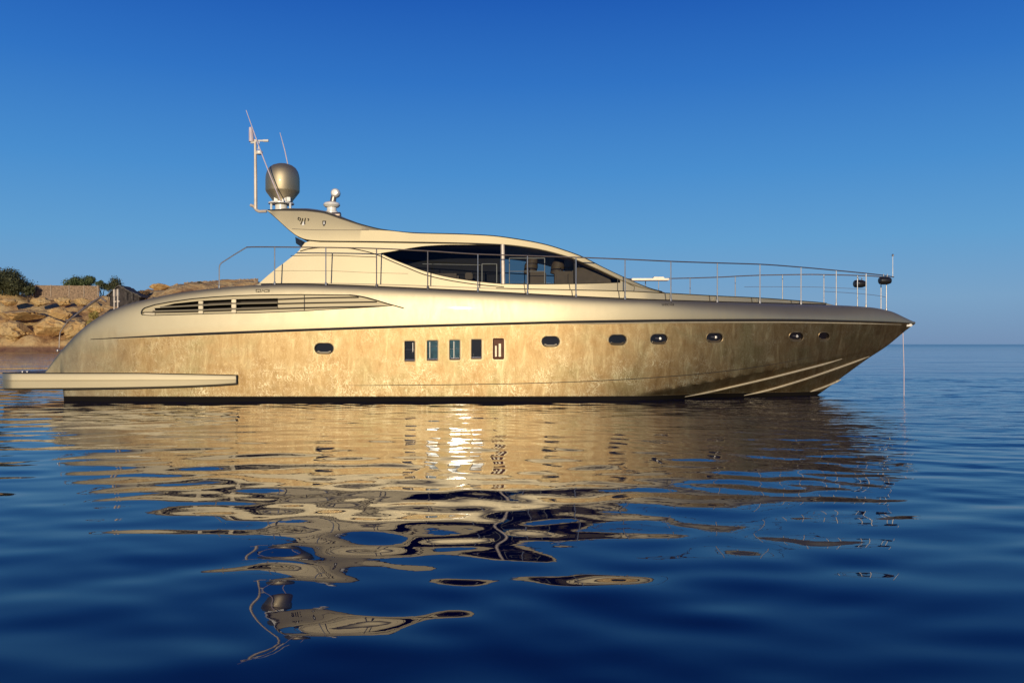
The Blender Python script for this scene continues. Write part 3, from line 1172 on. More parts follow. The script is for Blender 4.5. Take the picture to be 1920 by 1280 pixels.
for side in (0, 1):
    mb = MB()
    mb.tube(near if side == 0 else [mirror(p, fdrop(p.x)) for p in near], 0.02, 8)
    rail = mb.build("guard_rail", M_rail, yacht)
    mb = MB()
    L = lead if side == 0 else [mirror(p) for p in lead]
    mb.tube(L, 0.02, 8)
    mb.build("rail_end", M_steel, rail)
    for px in POSTS:
        t = rail_pt(px) if px > 415 else lead[0]
        b = Vector((t.x, t.y, float(f_zt(t.x)) - 0.01))
        if px == 1662: b.z -= 0.02
        if side: t, b = mirror(t, fdrop(t.x)), mirror(b)
        mb = MB()
        mb.tube([b, b + Vector((0, 0, 0.10)), b + Vector((0, 0, 0.11)), t], [0.036, 0.036, 0.020, 0.019], 8)
        mb.build("stanchion", M_steel if px > 1100 else M_rail if px in (706, 802) else M_steel, rail)
    if side == 1:
        mb = MB()
        P = [Vector((p.x, p.y, p.z - 0.42 * (p.z - float(f_zt(p.x))))) for p in [mirror(rail_pt(x)) for x in np.linspace(1440, 1640, 20)]]
        mb.tube(P, 0.008, 6)
        mb.build("lifeline", M_steel, rail)
    else:
        mb = MB()
        P = [Vector((p.x, p.y, p.z - 0.62 * (p.z - float(f_zt(p.x))))) for p in [rail_pt(x) for x in np.linspace(1545, 1662, 16)]]
        mb.tube(P, 0.008, 6)
        mb.build("lifeline", M_steel, rail)
# bow staff
mb = MB()
b = rail_pt(1674)
mb.tube([b, Vector((b.x, b.y, b.z + 0.78))], [0.014, 0.010], 8)
mb.lathe((b.x, b.y, b.z + 0.74), [(0.001, 0), (0.035, 0.01), (0.04, 0.06), (0.02, 0.09), (0.001, 0.1)], 10)
mb.build("bow_staff", M_steel, yacht)

mb = MB()
ybox(mb, 1184, 521.5, 1256, 525.5, YC + 1.9, 0.5, 0.03)
ybox(mb, 1225, 518.8, 1246, 523, YC + 1.95, 0.4, 0.03)
mb.tube([at(1235, 525, YC + 2.1), at(1235, 556, YC + 2.1)], 0.012, 8)
mb.build("deck_table", M_mast, yacht)

# --- bow roller and light
mb = MB()
c = at(1703, 609.5, YC - 0.08)
mb.box(c, (0.26, 0.16, 0.10), 0, 0.03)
mb.build("bow_roller", M_white, yacht)

# --- swim platform
ZP = H + (HY - 699) * 26.8 / F
f_pz = pchip([-17, -14, -11.5, -9.6, -8.9], [0.39, 0.41, 0.45, 0.52, 0.57])


def plat_sec(X):
    r = 0.6
    x_end = -16.80
    hb = 3.44
    if X < x_end + r:
        u = (x_end + r - X) / r
        hb = 3.44 - r + r * math.sqrt(max(0.0, 1 - min(u, 0.9999) ** 2))
    zt, zb = ZP - 0.02 * max(0, X + 12) , float(f_pz(X))
    h = zt - zb
    return [(0.001, zb), (hb - 0.10, zb), (hb - 0.02, zb + 0.05), (hb - 0.005, zb + h * 0.50), (hb - 0.018, zb + h * 0.52), (hb - 0.018, zb + h * 0.55),
            (hb, zb + h * 0.57), (hb - 0.01, zt - 0.06), (hb - 0.03, zt - 0.01), (hb - 0.07, zt), (0.001, zt)]


xs = np.concatenate([-16.80 + 0.6 * (1 - np.cos(np.linspace(0, math.pi / 2, 20))), np.linspace(-15.9, -8.95, 60)])
plat = loft("swim_platform", xs, plat_sec, make_paint("platform_paint", (0.48, 0.40, 0.255), 0.56, 0.86), yacht, 25)
for zk_, rr_ in ((9, 0.016), (1, 0.022)):
    mb = MB()
    P = []
    for X in np.concatenate([np.linspace(-16.76, -16.3, 8), np.linspace(-16.2, -8.95, 30)]):
        q = plat_sec(X)[8 if zk_ == 9 else 1]
        P.append(Vector((X, YC - q[0] - 0.01, q[1])))
    mb.tube(P, rr_, 6)
    mb.build("rub_strip", M_dark, plat)
mb = MB()
a_, b_ = plat_sec(-8.95), -8.95
mb.tube([Vector((b_, YC - a_[2][0], a_[1][1])), Vector((b_, YC - a_[2][0], a_[9][1]))], 0.02, 6)
mb.build("end_cap", M_dark, plat)
mb = MB()
tq = []
for X in np.linspace(-16.5, X_AFT - 0.05, 12):
    tq.append((X, plat_sec(X)[9][0] - 0.15))
pts = [(x, YC - h, ZP + 0.004) for x, h in tq] + [(x, YC + h, ZP + 0.004) for x, h in tq[::-1]]
obj("teak_planking", pts, [tuple(range(len(pts)))], M_teak, plat)
for px in (42, 51):
    mb = MB()
    c = at(px, 698.5, 27.2)
    c.z = ZP
    mb.tube([c + Vector((-0.07, 0, 0.05)), c + Vector((0.07, 0, 0.05))], 0.022, 8)
    mb.tube([c + Vector((0, 0, 0)), c + Vector((0, 0, 0.05))], 0.03, 8)
    mb.build("mooring_cleat", M_steel, plat)

# --- stern fittings
mb = MB()
hp = [(111, 652), (111.5, 634), (113, 622), (128, 601), (150, 584), (175, 566), (189, 557), (199, 565.5)]
mb.tube([at(x, y, YC - 0.9) for x, y in hp], [0.022, 0.022, 0.022, 0.03, 0.04, 0.045, 0.04, 0.03], 8)
c = at(131, 601, YC - 0.9)
mb.tube([c + Vector((-0.16, 0, 0.02)), c + Vector((0.16, 0, -0.02))], 0.025, 8)
mb.build("stern_handrail", M_rail, yacht)
for px, yt in ((214.5, 542.5), (221, 542)):
    mb = MB()
    t = at(px, yt, YC - 1.8)
    zb = float(f_zt(t.x)) - 0.05
    mb.tube([(t.x, t.y, zb), (t.x, t.y, t.z - 0.25), (t.x, t.y, t.z - 0.24), (t.x, t.y, t.z)], [0.03, 0.03, 0.045, 0.042], 10)
    mb.box((t.x + 0.02, t.y, t.z - 0.42), (0.10, 0.07, 0.04), 0, 0.01)
    mb.build("stern_post", M_mast, yacht)
mb = MB()
c = at(108.5, 657, YC - 2.5)
mb.lathe((c.x, c.y, c.z), [(0.001, -0.05), (0.045, -0.03), (0.05, 0.03), (0.001, 0.05)], 12)
mb.tube([c, on_hull(122, 657) + Vector((0.1, 0.35, 0))], 0.02, 6)
mb.build("stern_light", M_steel, yacht)

# --- roof equipment
k = YC / F
c = at(530, 393, YC)
zf = lambda py: H + (HY - py) * k
prof_d = [(0.001, 388), (0.10, 387.5), (0.40, 381), (0.43, 379), (0.36, 378), (0.36, 376.5), (0.585, 361), (0.607, 358), (0.607, 338), (0.603, 334), (0.59, 329), (0.552, 322),
          (0.475, 315.5), (0.36, 311), (0.2, 308), (0.08, 307.3), (0.001, 307.2)]
mb = MB()
mb.lathe((c.x, YC, 0), [(r, zf(y)) for r, y in prof_d[4:]], 40)
dome = mb.build("satellite_dome", M_dome, yacht, True, 40)
mb = MB()
zb0 = float(f_rt(c.x))
mb.lathe((c.x - 0.05, YC, 0), [(0.001, zf(383)), (0.46, zf(383)), (0.46, zf(380.5)), (0.001, zf(380.5))], 24)
mb.lathe((c.x - 0.05, YC, 0), [(0.22, zf(396)), (0.22, zf(382.8))], 20)
for dx in (-0.36, 0.33):
    mb.tube([(c.x + dx, YC - 0.2, zf(396)), (c.x + dx, YC - 0.2, zf(382))], 0.04, 8)
for dx in (-0.22, 0.1, 0.28):
    mb.box((c.x + dx * 0.9 + 0.05, YC - 0.3, zf(376.5)), (0.14, 0.1, 0.15), 0, 0.01)
mb.build("dome_base", M_white, dome)

mb = MB()
ym = YC - 0.9
mb.tube([at(500, 396, ym), at(486, 396.5, ym), at(481, 394, ym), at(476, 387, ym), at(469.5, 384.5, ym)], 0.055, 10)
mb.tube([at(479.5, 392, ym), at(479.2, 330, ym), at(478.5, 262, ym)], [0.062, 0.058, 0.045], 10)
mast = mb.build("antenna_mast", M_mast, yacht)
mb = MB()
mb.tube([at(470.5, 267.5, ym), at(479, 267.5, ym), at(479, 262, ym)], 0.045, 8)
mb.tube([at(479, 264, ym), at(503, 264, ym)], [0.03, 0.04], 8)
mb.tube([at(494, 264, ym), at(503.5, 264, ym)], 0.048, 8)
mb.build("cross_arm", M_white, mast)
mb = MB()
mb.tube([at(471.5, 266, ym), at(471, 250, ym), at(469.5, 239, ym)], [0.09, 0.085, 0.05], 10)
mb.build("horn", M_antenna, mast)
mb = MB()
p = at(486.5, 286, ym)
mb.lathe((p.x, p.y, p.z), [(0.001, -0.08), (0.10, -0.07), (0.12, -0.02), (0.11, 0.04), (0.06, 0.07), (0.001, 0.08)], 16)
mb.tube([p, at(479, 286, ym)], 0.03, 6)
mb.tube([at(484, 281, ym), at(486, 266, ym)], 0.018, 6)
mb.build("mast_light", M_white, mast)
for pts in ([(526, 377), (505, 325), (487, 279), (461.5, 207)], [(540, 310), (534, 282), (525, 249)]):
    mb = MB()
    yy = YC - 1.0 if pts[0][0] == 526 else YC + 0.9
    P = [at(x, y, yy) for x, y in pts]
    if yy > YC: P = [at(546, 392, yy)] + P
    mb.tube(P, [0.02] * (len(P) - 1) + [0.012], 8)
    mb.build("whip_antenna", M_antenna, yacht)

yl = YC - 0.8
kl = yl / F
zl = lambda py: H + (HY - py) * kl
c = at(622, 400, yl)
mb = MB()
mb.lathe((c.x, yl, 0), [(0.001, zl(407)), (0.22, zl(407)), (0.22, zl(397)), (0.17, zl(395)), (0.17, zl(389.5)), (0.24, zl(388.5)), (0.30, zl(385)), (0.27, zl(381)), (0.14, zl(378)), (0.001, zl(377.5))], 24)
pt = mb.build("searchlight", M_white, yacht, True, 30)
mb = MB()
mb.tube([at(624, 379, yl), at(626.5, 366, yl)], [0.11, 0.10], 12)
mb.build("neck", M_rail, pt)
mb = MB()
p = at(629.5, 362.5, yl)
mb.lathe((p.x, p.y, p.z), [(0.001, -0.20), (0.10, -0.19), (0.15, -0.13), (0.165, 0.0), (0.15, 0.12), (0.09, 0.18), (0.001, 0.19)], 20, 'Y')
mb.build("lamp_head", M_white, pt)
mb = MB()
c = at(626, 403, YC - 1.4)
mb.lathe((c.x, c.y, c.z), [(0.001, -0.35), (0.08, -0.34), (0.09, 0.1), (0.10, 0.22), (0.06, 0.25), (0.001, 0.26)], 14, 'X')
mb.build("horn", M_rail, roof)

# ------------------------------------------------------------------ things hanging from the bow
def deck_lamp(px, py, Y, label, lit):
    c = at(px, py, Y)
    root = empty("deck_lamp", (c.x, c.y, c.z - 0.15))
    tag(root, label, "lamp", "black lamps under the bow rail")
    mb = MB()
    mb.lathe((c.x, c.y, c.z), [(0.001, -0.22), (0.10, -0.215), (0.135, -0.18), (0.15, -0.05), (0.14, 0.1), (0.10, 0.2), (0.001, 0.21)], 18, 'X')
    mb.build("lamp_body", M_rubber, root)
    for dx in (-0.06, 0.08):
        mb = MB()
        mb.tube([(c.x + dx, c.y, c.z + 0.13), (c.x + dx, c.y, c.z + 0.24)], 0.018, 6)
        mb.build("bracket", M_steel, root)
    if lit:
        mb = MB()
        mb.box((c.x - 0.12, c.y - 0.135, c.z + 0.02), (0.07, 0.04, 0.07), 0, 0.01)
        mb.build("reflector", M_white, root)


deck_lamp(1612, 532, YC + 0.55, "black lamp with a white reflector, under the far bow rail beside a stanchion", True)
deck_lamp(1659.5, 526, YC - 0.35, "black lamp at the very tip of the bow rail, below the short staff", False)

mb = MB()
a, b = at(1693, 624, YC - 0.05), at(1695, 741, YC - 0.05)
b.z = -0.4
mb.tube([a, a.lerp(b, 0.5) + Vector((0.02, 0, 0)), b], 0.014, 8)
ln = mb.build("anchor_line", M_rope, None, at=(b.x, b.y, 0))
tag(ln, "thin pinkish anchor rope hanging straight from the bow into the water", "rope")

# ------------------------------------------------------------------ water
def axis(inner0, inner1, step, far0, far1, n0, n1):
    mid = np.arange(inner0, inner1 + step / 2, step)
    lo = inner0 - np.geomspace(step, inner0 - far0, n0)[::-1] if far0 < inner0 else np.array([])
    hi = inner1 + np.geomspace(step, far1 - inner1, n1)
    return np.concatenate([lo, mid, hi])


gx = axis(-30, 30, 0.075, -9000, 9000, 60, 60)
gy = axis(2.0, 46, 0.055, -300, 14000, 30, 80)
GX, GY = np.meshgrid(gx, gy)
Z = np.zeros_like(GX)
WAVES = []
for lam, amp_slope, cnt, spread in ((4.2, 0.006, 6, 40), (2.4, 0.010, 10, 42), (1.3, 0.015, 14, 42), (0.8, 0.018, 18, 44), (0.5, 0.012, 20, 46)):
    for _ in range(cnt):
        L = lam * rng.uniform(0.75, 1.3)
        th = math.radians(rng.uniform(-spread, spread) + 8)
        kx, ky = 2 * math.pi / L * math.sin(th), 2 * math.pi / L * math.cos(th)
        a = amp_slope / math.sqrt(cnt) * L / (2 * math.pi) * rng.uniform(0.7, 1.4) * 1.41
        WAVES.append((kx, ky, a, rng.uniform(0, 6.283)))
warp = 0.5 * np.sin(0.23 * GX + 0.31 * GY) + 0.4 * np.sin(-0.41 * GX + 0.17 * GY + 1.3)
for kx, ky, a, ph in WAVES:
    Z += a * np.sin(kx * (GX + warp) + ky * (GY + 0.6 * warp) + ph)
fade = np.clip((34 - np.abs(GX)) / 5, 0, 1) * np.clip((50 - GY) / 6, 0, 1) * np.clip((GY - 1.0) / 2, 0, 1)
Z *= fade
nx, ny = len(gx), len(gy)
co = np.stack([GX, GY, Z], -1).reshape(-1, 3)
idx = np.arange(nx * ny).reshape(ny, nx)
quads = np.stack([idx[:-1, :-1], idx[:-1, 1:], idx[1:, 1:], idx[1:, :-1]], -1).reshape(-1, 4)
me = bpy.data.meshes.new("water")
me.vertices.add(len(co))
me.vertices.foreach_set("co", co.ravel())
me.loops.add(quads.size)
me.loops.foreach_set("vertex_index", quads.ravel().astype(np.int32))
me.polygons.add(len(quads))
me.polygons.foreach_set("loop_start", np.arange(0, quads.size, 4, dtype=np.int32))
me.polygons.foreach_set("use_smooth", np.ones(len(quads), bool))
me.update(calc_edges=True)
water = bpy.data.objects.new("water", me)
COL.objects.link(water)
tag(water, "calm deep blue sea with gentle ripples reflecting the yacht", "water", None, "structure")

m, n, l, p = new_mat("sea_water")
p.inputs["Base Color"].default_value = (0.0005, 0.004, 0.040, 1)
p.inputs["Roughness"].default_value = 0.0
p.inputs["IOR"].default_value = 1.36
g = n.new("ShaderNodeNewGeometry")
sp = n.new("ShaderNodeSeparateXYZ")
l.new(g.outputs["Position"], sp.inputs[0])


def wnoise(sc, detail, rough=0.5, dist=0.0):
    mp = n.new("ShaderNodeMapping")
    mp.inputs["Scale"].default_value = sc
    l.new(g.outputs["Position"], mp.inputs["Vector"])
    t = n.new("ShaderNodeTexNoise")
    t.inputs["Scale"].default_value = 1.0
    t.inputs["Detail"].default_value = detail
    t.inputs["Roughness"].default_value = rough
    t.inputs["Distortion"].default_value = dist
    l.new(mp.outputs[0], t.inputs["Vector"])
    return t.outputs["Fac"]


def rng_node(v, a, b, c, d):
    r = n.new("ShaderNodeMapRange")
    for key, val in zip(("From Min", "From Max", "To Min", "To Max"), (a, b, c, d)):
        r.inputs[key].default_value = val
    l.new(v, r.inputs["Value"])
    return r.outputs[0]


fine = wnoise((2.2, 3.6, 1), 3, 0.55, 0.3)
mid = wnoise((0.35, 0.8, 1), 4, 0.55, 0.3)
big = wnoise((0.05, 0.16, 1), 3, 0.5)
# wind ripples: none in the glassy foreground, some near the yacht, more on the open sea to the right and beyond
near_k = rng_node(sp.outputs["Y"], 6.0, 20.0, 0.12, 1.0)
patch = rng_node(wnoise((0.10, 0.16, 1), 2), 0.38, 0.62, 0.25, 1.0)
right_k = rng_node(sp.outputs["X"], 2.5, 11.0, 0.0, 1.0)
far_k = rng_node(sp.outputs["Y"], 36.0, 60.0, 0.0, 1.0)
open_k = math_node(n, l, 'MAXIMUM', math_node(n, l, 'MULTIPLY', right_k, rng_node(sp.outputs["Y"], 7.0, 18.0, 0.05, 1.0)), far_k)
amp_f = math_node(n, l, 'MULTIPLY', math_node(n, l, 'MULTIPLY', near_k, patch), math_node(n, l, 'MULTIPLY_ADD', open_k, 0.012))
hf = math_node(n, l, 'MULTIPLY', fine, amp_f)
hm = math_node(n, l, 'MULTIPLY', mid, math_node(n, l, 'MULTIPLY', open_k, 0.13))
hb_ = math_node(n, l, 'MULTIPLY', big, math_node(n, l, 'MULTIPLY', far_k, 0.7))
tot = math_node(n, l, 'ADD', math_node(n, l, 'ADD', hf, hm), hb_)
bp = n.new("ShaderNodeBump")
bp.inputs["Distance"].default_value = 1.0
l.new(tot, bp.inputs["Height"])
l.new(bp.outputs[0], p.inputs["Normal"])
# far off, the wind ripples are too small to see one by one and only roughen the surface
l.new(rng_node(sp.outputs["Y"], 45.0, 700.0, 0.0, 0.17), p.inputs["Roughness"])
# MULTIPLY_ADD base term: ripple height near the yacht
for nd in n:
    if nd.type == 'MATH' and nd.operation == 'MULTIPLY_ADD': nd.inputs[2].default_value = 0.0042
me.materials.append(m)

# ------------------------------------------------------------------ shore
def sh(px, py, Y): return at(px, py, Y)


def shore_h(X, Y):
    """Height of the rocky land at the left."""
    X = np.asarray(X, float)
    Y = np.asarray(Y, float)
    y0 = 203 + 3 * np.sin(X * 0.09) + 2 * np.sin(X * 0.23 + 1)
    d = Y - y0
    prof = np.interp(d, [-12, -1, 1, 5, 16, 28, 60, 120], [-3, -0.8, 1.3, 3.8, 9.0, 14.2, 15.4, 15.6])
    hill = np.exp(-((X + 72) / 34.0) ** 4) * np.clip((Y - 206) / 28, 0, 1) * (3.4 + 0.018 * (X + 110))
    end = np.clip((-6 - X) / 30.0, 0, 1)
    end = end * end * (3 - 2 * end)
    return (prof + hill + 3) * end - 3


tx = np.arange(-190, 0, 0.8)
ty = np.arange(192, 330, 0.8)
TX, TY = np.meshgrid(tx, ty)
TZ = shore_h(TX, TY)
seeds = np.stack([rng.uniform(-190, 0, 900), rng.uniform(200, 262, 900)], -1)
srad = rng.uniform(1.0, 4.2, 900)
shh = rng.uniform(0.5, 1.3, 900)
bump_h = np.zeros_like(TZ)
for (a, b), r, hh in zip(seeds, srad, shh):
    d2 = ((TX - a) / (r * 1.35)) ** 2 + ((TY - b) / r) ** 2
    dome_ = np.sqrt(np.clip(1 - d2, 0, None)) * r * 0.42 * hh
    bump_h = np.maximum(bump_h, dome_)
rockmask = np.clip((TZ - 0.2) / 1.5, 0, 1) * np.clip((262 - TY) / 15, 0, 1)
TZ = TZ + bump_h * rockmask
nz_ = np.array([mnoise.noise(Vector((a * 0.35, b * 0.35, 0.3))) + 0.5 * mnoise.noise(Vector((a * 0.9, b * 0.9, 4.3))) for a, b in zip(TX.ravel(), TY.ravel())]).reshape(TX.shape)
TZ = TZ + nz_ * 0.5 * np.clip(TZ / 2, 0.1, 1)
ny_, nx_ = TX.shape
tv = np.stack([TX, TY, TZ], -1).reshape(-1, 3)
ti = np.arange(nx_ * ny_).reshape(ny_, nx_)
tq = np.stack([ti[:-1, :-1], ti[:-1, 1:], ti[1:, 1:], ti[1:, :-1]], -1).reshape(-1, 4)


def ground_z(X, Y):
    i = int(np.clip(round((Y - ty[0]) / 0.8), 0, ny_ - 1))
    j = int(np.clip(round((X - tx[0]) / 0.8), 0, nx_ - 1))
    return float(TZ[i, j])


def rock_material(name, cols, seaweed=True):
    m, n, l, p = new_mat(name)
    g = n.new("ShaderNodeNewGeometry")
    a = n.new("ShaderNodeTexNoise")
    a.inputs["Scale"].default_value = 0.22
    a.inputs["Detail"].default_value = 9
    a.inputs["Roughness"].default_value = 0.65
    l.new(g.outputs["Position"], a.inputs["Vector"])
    r = ramp(n, cols)
    l.new(a.outputs["Fac"], r.inputs["Fac"])
    v = n.new("ShaderNodeTexVoronoi")
    v.feature = 'DISTANCE_TO_EDGE'
    v.inputs["Scale"].default_value = 0.16
    wv = n.new("ShaderNodeVectorMath")
    wv.operation = 'MULTIPLY_ADD'
    l.new(a.outputs["Color"], wv.inputs[0])
    wv.inputs[1].default_value = (4, 4, 4)
    l.new(g.outputs["Position"], wv.inputs[2])
    l.new(wv.outputs[0], v.inputs["Vector"])
    cr = n.new("ShaderNodeMapRange")
    cr.inputs["From Max"].default_value = 0.03
    cr.inputs["To Min"].default_value = 0.55
    l.new(v.outputs["Distance"], cr.inputs["Value"])
    mx = n.new("ShaderNodeMix")
    mx.data_type = 'RGBA'
    l.new(cr.outputs[0], mx.inputs["Factor"])
    mx.inputs["A"].default_value = (0.12, 0.06, 0.025, 1)
    l.new(r.outputs[0], mx.inputs["B"])
    last = mx.outputs["Result"]
    if seaweed:
        sp = n.new("ShaderNodeSeparateXYZ")
        l.new(g.outputs["Position"], sp.inputs[0])
        wr = n.new("ShaderNodeMapRange")
        wr.inputs["From Min"].default_value = 0.5
        wr.inputs["From Max"].default_value = 1.2
        wr.inputs["To Min"].default_value = 0.85
        wr.inputs["To Max"].default_value = 0.0
        l.new(math_node(n, l, 'ADD', sp.outputs["Z"], math_node(n, l, 'MULTIPLY', a.outputs["Fac"], -0.9)), wr.inputs["Value"])
        m2 = n.new("ShaderNodeMix")
        m2.data_type = 'RGBA'
        l.new(wr.outputs[0], m2.inputs["Factor"])
        l.new(last, m2.inputs["A"])
        m2.inputs["B"].default_value = (0.13, 0.055, 0.035, 1)
        last = m2.outputs["Result"]
    l.new(last, p.inputs["Base Color"])
    p.inputs["Roughness"].default_value = 0.85
    bp = n.new("ShaderNodeBump")
    bp.inputs["Distance"].default_value = 1.6
    l.new(a.outputs["Fac"], bp.inputs["Height"])
    l.new(bp.outputs[0], p.inputs["Normal"])
    return m


M_rock = rock_material("granite_shore", [(0.30, (0.17, 0.08, 0.035)), (0.43, (0.46, 0.26, 0.10)), (0.58, (0.60, 0.41, 0.18)), (0.72, (0.36, 0.25, 0.115))])
M_boulder = rock_material("granite_boulder", [(0.3, (0.36, 0.18, 0.065)), (0.45, (0.55, 0.32, 0.115)), (0.58, (0.62, 0.41, 0.17)), (0.7, (0.46, 0.28, 0.115))])
me = bpy.data.meshes.new("rocky_shore")
me.vertices.add(len(tv))
me.vertices.foreach_set("co", tv.ravel())
me.loops.add(tq.size)
me.loops.foreach_set("vertex_index", tq.ravel().astype(np.int32))
me.polygons.add(len(tq))
me.polygons.foreach_set("loop_start", np.arange(0, tq.size, 4, dtype=np.int32))
me.polygons.foreach_set("use_smooth", np.ones(len(tq), bool))
me.update(calc_edges=True)
me.materials.append(M_rock)
shore = bpy.data.objects.new("terrain", me)
COL.objects.link(shore)
tag(shore, "rocky ochre coast rising behind the yacht's stern", "coast", None, "structure")


def boulder(px, py, w, h, Y, label, seed):
    c = at(px, py, Y)
    s = Y / F
    rx, rz = w * s * 0.46, h * s * 0.42
    ry = max(rx * 0.8, rz)
    bm = bmesh.new()
    bmesh.ops.create_icosphere(bm, subdivisions=5, radius=1.0)
    r_ = random.Random(seed)
    o = Vector((r_.uniform(0, 50), r_.uniform(0, 50), r_.uniform(0, 50)))
    for v_ in bm.verts:
        d = v_.co.normalized()
        k_ = 1 + 0.34 * mnoise.noise(d * 1.1 + o) + 0.20 * mnoise.noise(d * 2.6 + o) + 0.10 * mnoise.noise(d * 5 + o) - 0.10 * max(0.0, 1 - 9 * abs(mnoise.noise(d * 1.7 - o)))
        # a few flat split faces
        for q in range(6):
            pn = Vector((math.sin(seed * 3 + q * 2.1), math.cos(seed * 1.7 + q * 1.3), math.sin(q * 2.7 + seed))).normalized()
            dd = d.dot(pn) * k_
            if dd > 0.74: k_ *= 0.74 / dd
        v_.co = Vector((d.x * rx * k_, d.y * ry * k_, d.z * rz * k_))
    bm.verts.index_update()
    o_ = obj("boulder", [(v_.co.x + c.x, v_.co.y + c.y, v_.co.z + c.z) for v_ in bm.verts], [tuple(v_.index for v_ in f_.verts) for f_ in bm.faces],
             M_boulder, None, True, 50, at=(c.x, c.y, c.z - rz * 0.7))
    bm.free()
    tag(o_, label, "boulder", "boulders on the rocky shore")


B = [(97, 612, 74, 46, 209, "broad smooth golden boulder beside the yacht's curved stern"),
     (28, 622, 76, 42, 208, "rounded tan boulder low by the water at the photo's left edge"),
     (142, 618, 50, 40, 206, "yellow boulder by the water, partly behind the stern handrail"),
     (40, 590, 90, 26, 213, "long flat pale slab lying halfway up the slope at far left"),
     (112, 588, 46, 26, 215, "tilted tan slab above the broad smooth boulder"),
     (18, 566, 30, 18, 221, "small reddish block below the big dark tree"),
     (75, 566, 36, 22, 221, "pinkish block below the left end of the reed fence"),
     (118, 566, 32, 22, 222, "rounded pink block under the middle of the reed fence"),
     (153, 566, 30, 18, 221, "brown block under the right end of the reed fence"),
     (8, 606, 26, 18, 210, "small wedge boulder between two big ones at the left edge"),
     (176, 577, 34, 26, 214, "dark brown rock just below the wooden hut"),
     (300, 538, 46, 14, 236, "pale flat outcrop on the hill crest right of the hut"),
     (330, 540, 22, 16, 233, "craggy knob on the crest above the yacht's air intake")]
for i, b in enumerate(B): boulder(*b[:5], b[5], i + 3)


# vegetation
def leaf_material(name, c0, c1):
    m, n, l, p = new_mat(name)
    g = n.new("ShaderNodeNewGeometry")
    a = n.new("ShaderNodeTexNoise")
    a.inputs["Scale"].default_value = 0.8
    a.inputs["Detail"].default_value = 4
    l.new(g.outputs["Position"], a.inputs["Vector"])
    r = ramp(n, [(0.35, c0), (0.65, c1)])
    l.new(a.outputs["Fac"], r.inputs["Fac"])
    l.new(r.outputs[0], p.inputs["Base Color"])
    p.inputs["Roughness"].default_value = 0.75
    return m


M_leaf = leaf_material("dark_foliage", (0.028, 0.034, 0.011), (0.080, 0.075, 0.022))
M_leaf2 = leaf_material("green_foliage", (0.045, 0.070, 0.020), (0.10, 0.115, 0.035))
M_dry = leaf_material("dry_foliage", (0.24, 0.17, 0.035), (0.42, 0.32, 0.08))
M_bark = simple("bark", (0.10, 0.065, 0.04), 0.9)


def plant(name, px, py, w, h, Y, label, cat, mat, leaves, seed, size=0.5, trunk=True, group=None, lobes=9):
    """px, py: middle of the crown's base; w, h in photo pixels at distance Y."""
    r_ = random.Random(seed)
    s = Y / F
    base = at(px, py, Y)
    gz = ground_z(base.x, base.y)
    W, Hh = w * s, h * s
    root = empty(name, (base.x, base.y, min(gz, base.z)))
    tag(root, label, cat, group)
    cl = []
    for k_ in range(lobes):
        a = r_.uniform(0, 6.283)
        rr = math.sqrt(r_.random()) * 0.36 * W
        zz = base.z + Hh * r_.uniform(0.10, 0.74) * (1 - 0.5 * (rr / (0.5 * W)))
        cl.append((Vector((base.x + rr * math.cos(a), base.y + rr * math.sin(a) * 0.7, zz)), r_.uniform(0.14, 0.24) * min(W, Hh * 2.2)))
    v, f = [], []
    for _ in range(leaves):
        c, R = r_.choice(cl)
        d = Vector((r_.gauss(0, 1), r_.gauss(0, 1), r_.gauss(0, 1))).normalized()
        rad = R * (r_.random() ** 0.35) * r_.uniform(0.8, 1.15)
        p_ = c + Vector((d.x, d.y, d.z * 0.85)) * rad
        if p_.z < base.z - 0.1: p_.z = base.z + r_.random() * 0.8
        t = Vector((r_.gauss(0, 1), r_.gauss(0, 1), r_.gauss(0, 1))).normalized()
        b = t.cross(d)
        if b.length < 0.1: continue
        b.normalize()
        q = size * r_.uniform(0.5, 1.1)
        n0 = len(v)
        v += [p_ - t * q * 0.5, p_ + b * q * 0.3, p_ + t * q * 0.5, p_ - b * q * 0.3]
        f.append((n0, n0 + 1, n0 + 2, n0 + 3))
    obj("crown", v, f, mat, root)
    mb = MB()
    zg = min(gz, base.z) - 0.3
    for k_ in range(4 if trunk else 3):
        c, R = cl[k_]
        st = Vector((base.x + r_.uniform(-0.1, 0.1) * W, base.y + r_.uniform(-.3, .3), zg))
        mb.tube([st, st.lerp(c, 0.5) + Vector((r_.uniform(-.3, .3), 0, 0)), c], [0.16 * Hh / 6 + 0.03, 0.11 * Hh / 6 + 0.02, 0.03], 7)
    mb.build("trunk" if trunk else "stem", M_bark, root)


plant("evergreen_tree", 16, 554, 98, 60, 231, "big dense dark green tree at the left edge of the shore", "tree", M_leaf, 15000, 3, 0.55, True, "trees and shrubs on the shore", 26)
plant("evergreen_shrub", 56, 553, 26, 26, 229, "low dark shrub against the left end of the reed fence", "shrub", M_leaf, 1800, 5, 0.5, False, "trees and shrubs on the shore")
plant("evergreen_shrub", 152, 539, 70, 28, 242, "wide windswept green shrub behind the reed fence", "shrub", M_leaf2, 6000, 9, 0.5, False, "trees and shrubs on the shore", 12)
plant("evergreen_shrub", 191, 542, 30, 28, 240, "small round shrub at the fence's right end", "shrub", M_leaf2, 1400, 12, 0.45, False, "trees and shrubs on the shore", 6)
plant("evergreen_shrub", 213, 549, 56, 36, 236, "olive green shrub directly behind the wooden hut", "shrub", M_leaf, 2600, 15, 0.5, False, "trees and shrubs on the shore", 9)
plant("dry_shrub", 176, 612, 36, 34, 203.5, "yellow dry shrub by the water next to the yacht's stern", "shrub", M_dry, 2200, 21, 0.45, False, "trees and shrubs on the shore", 10)
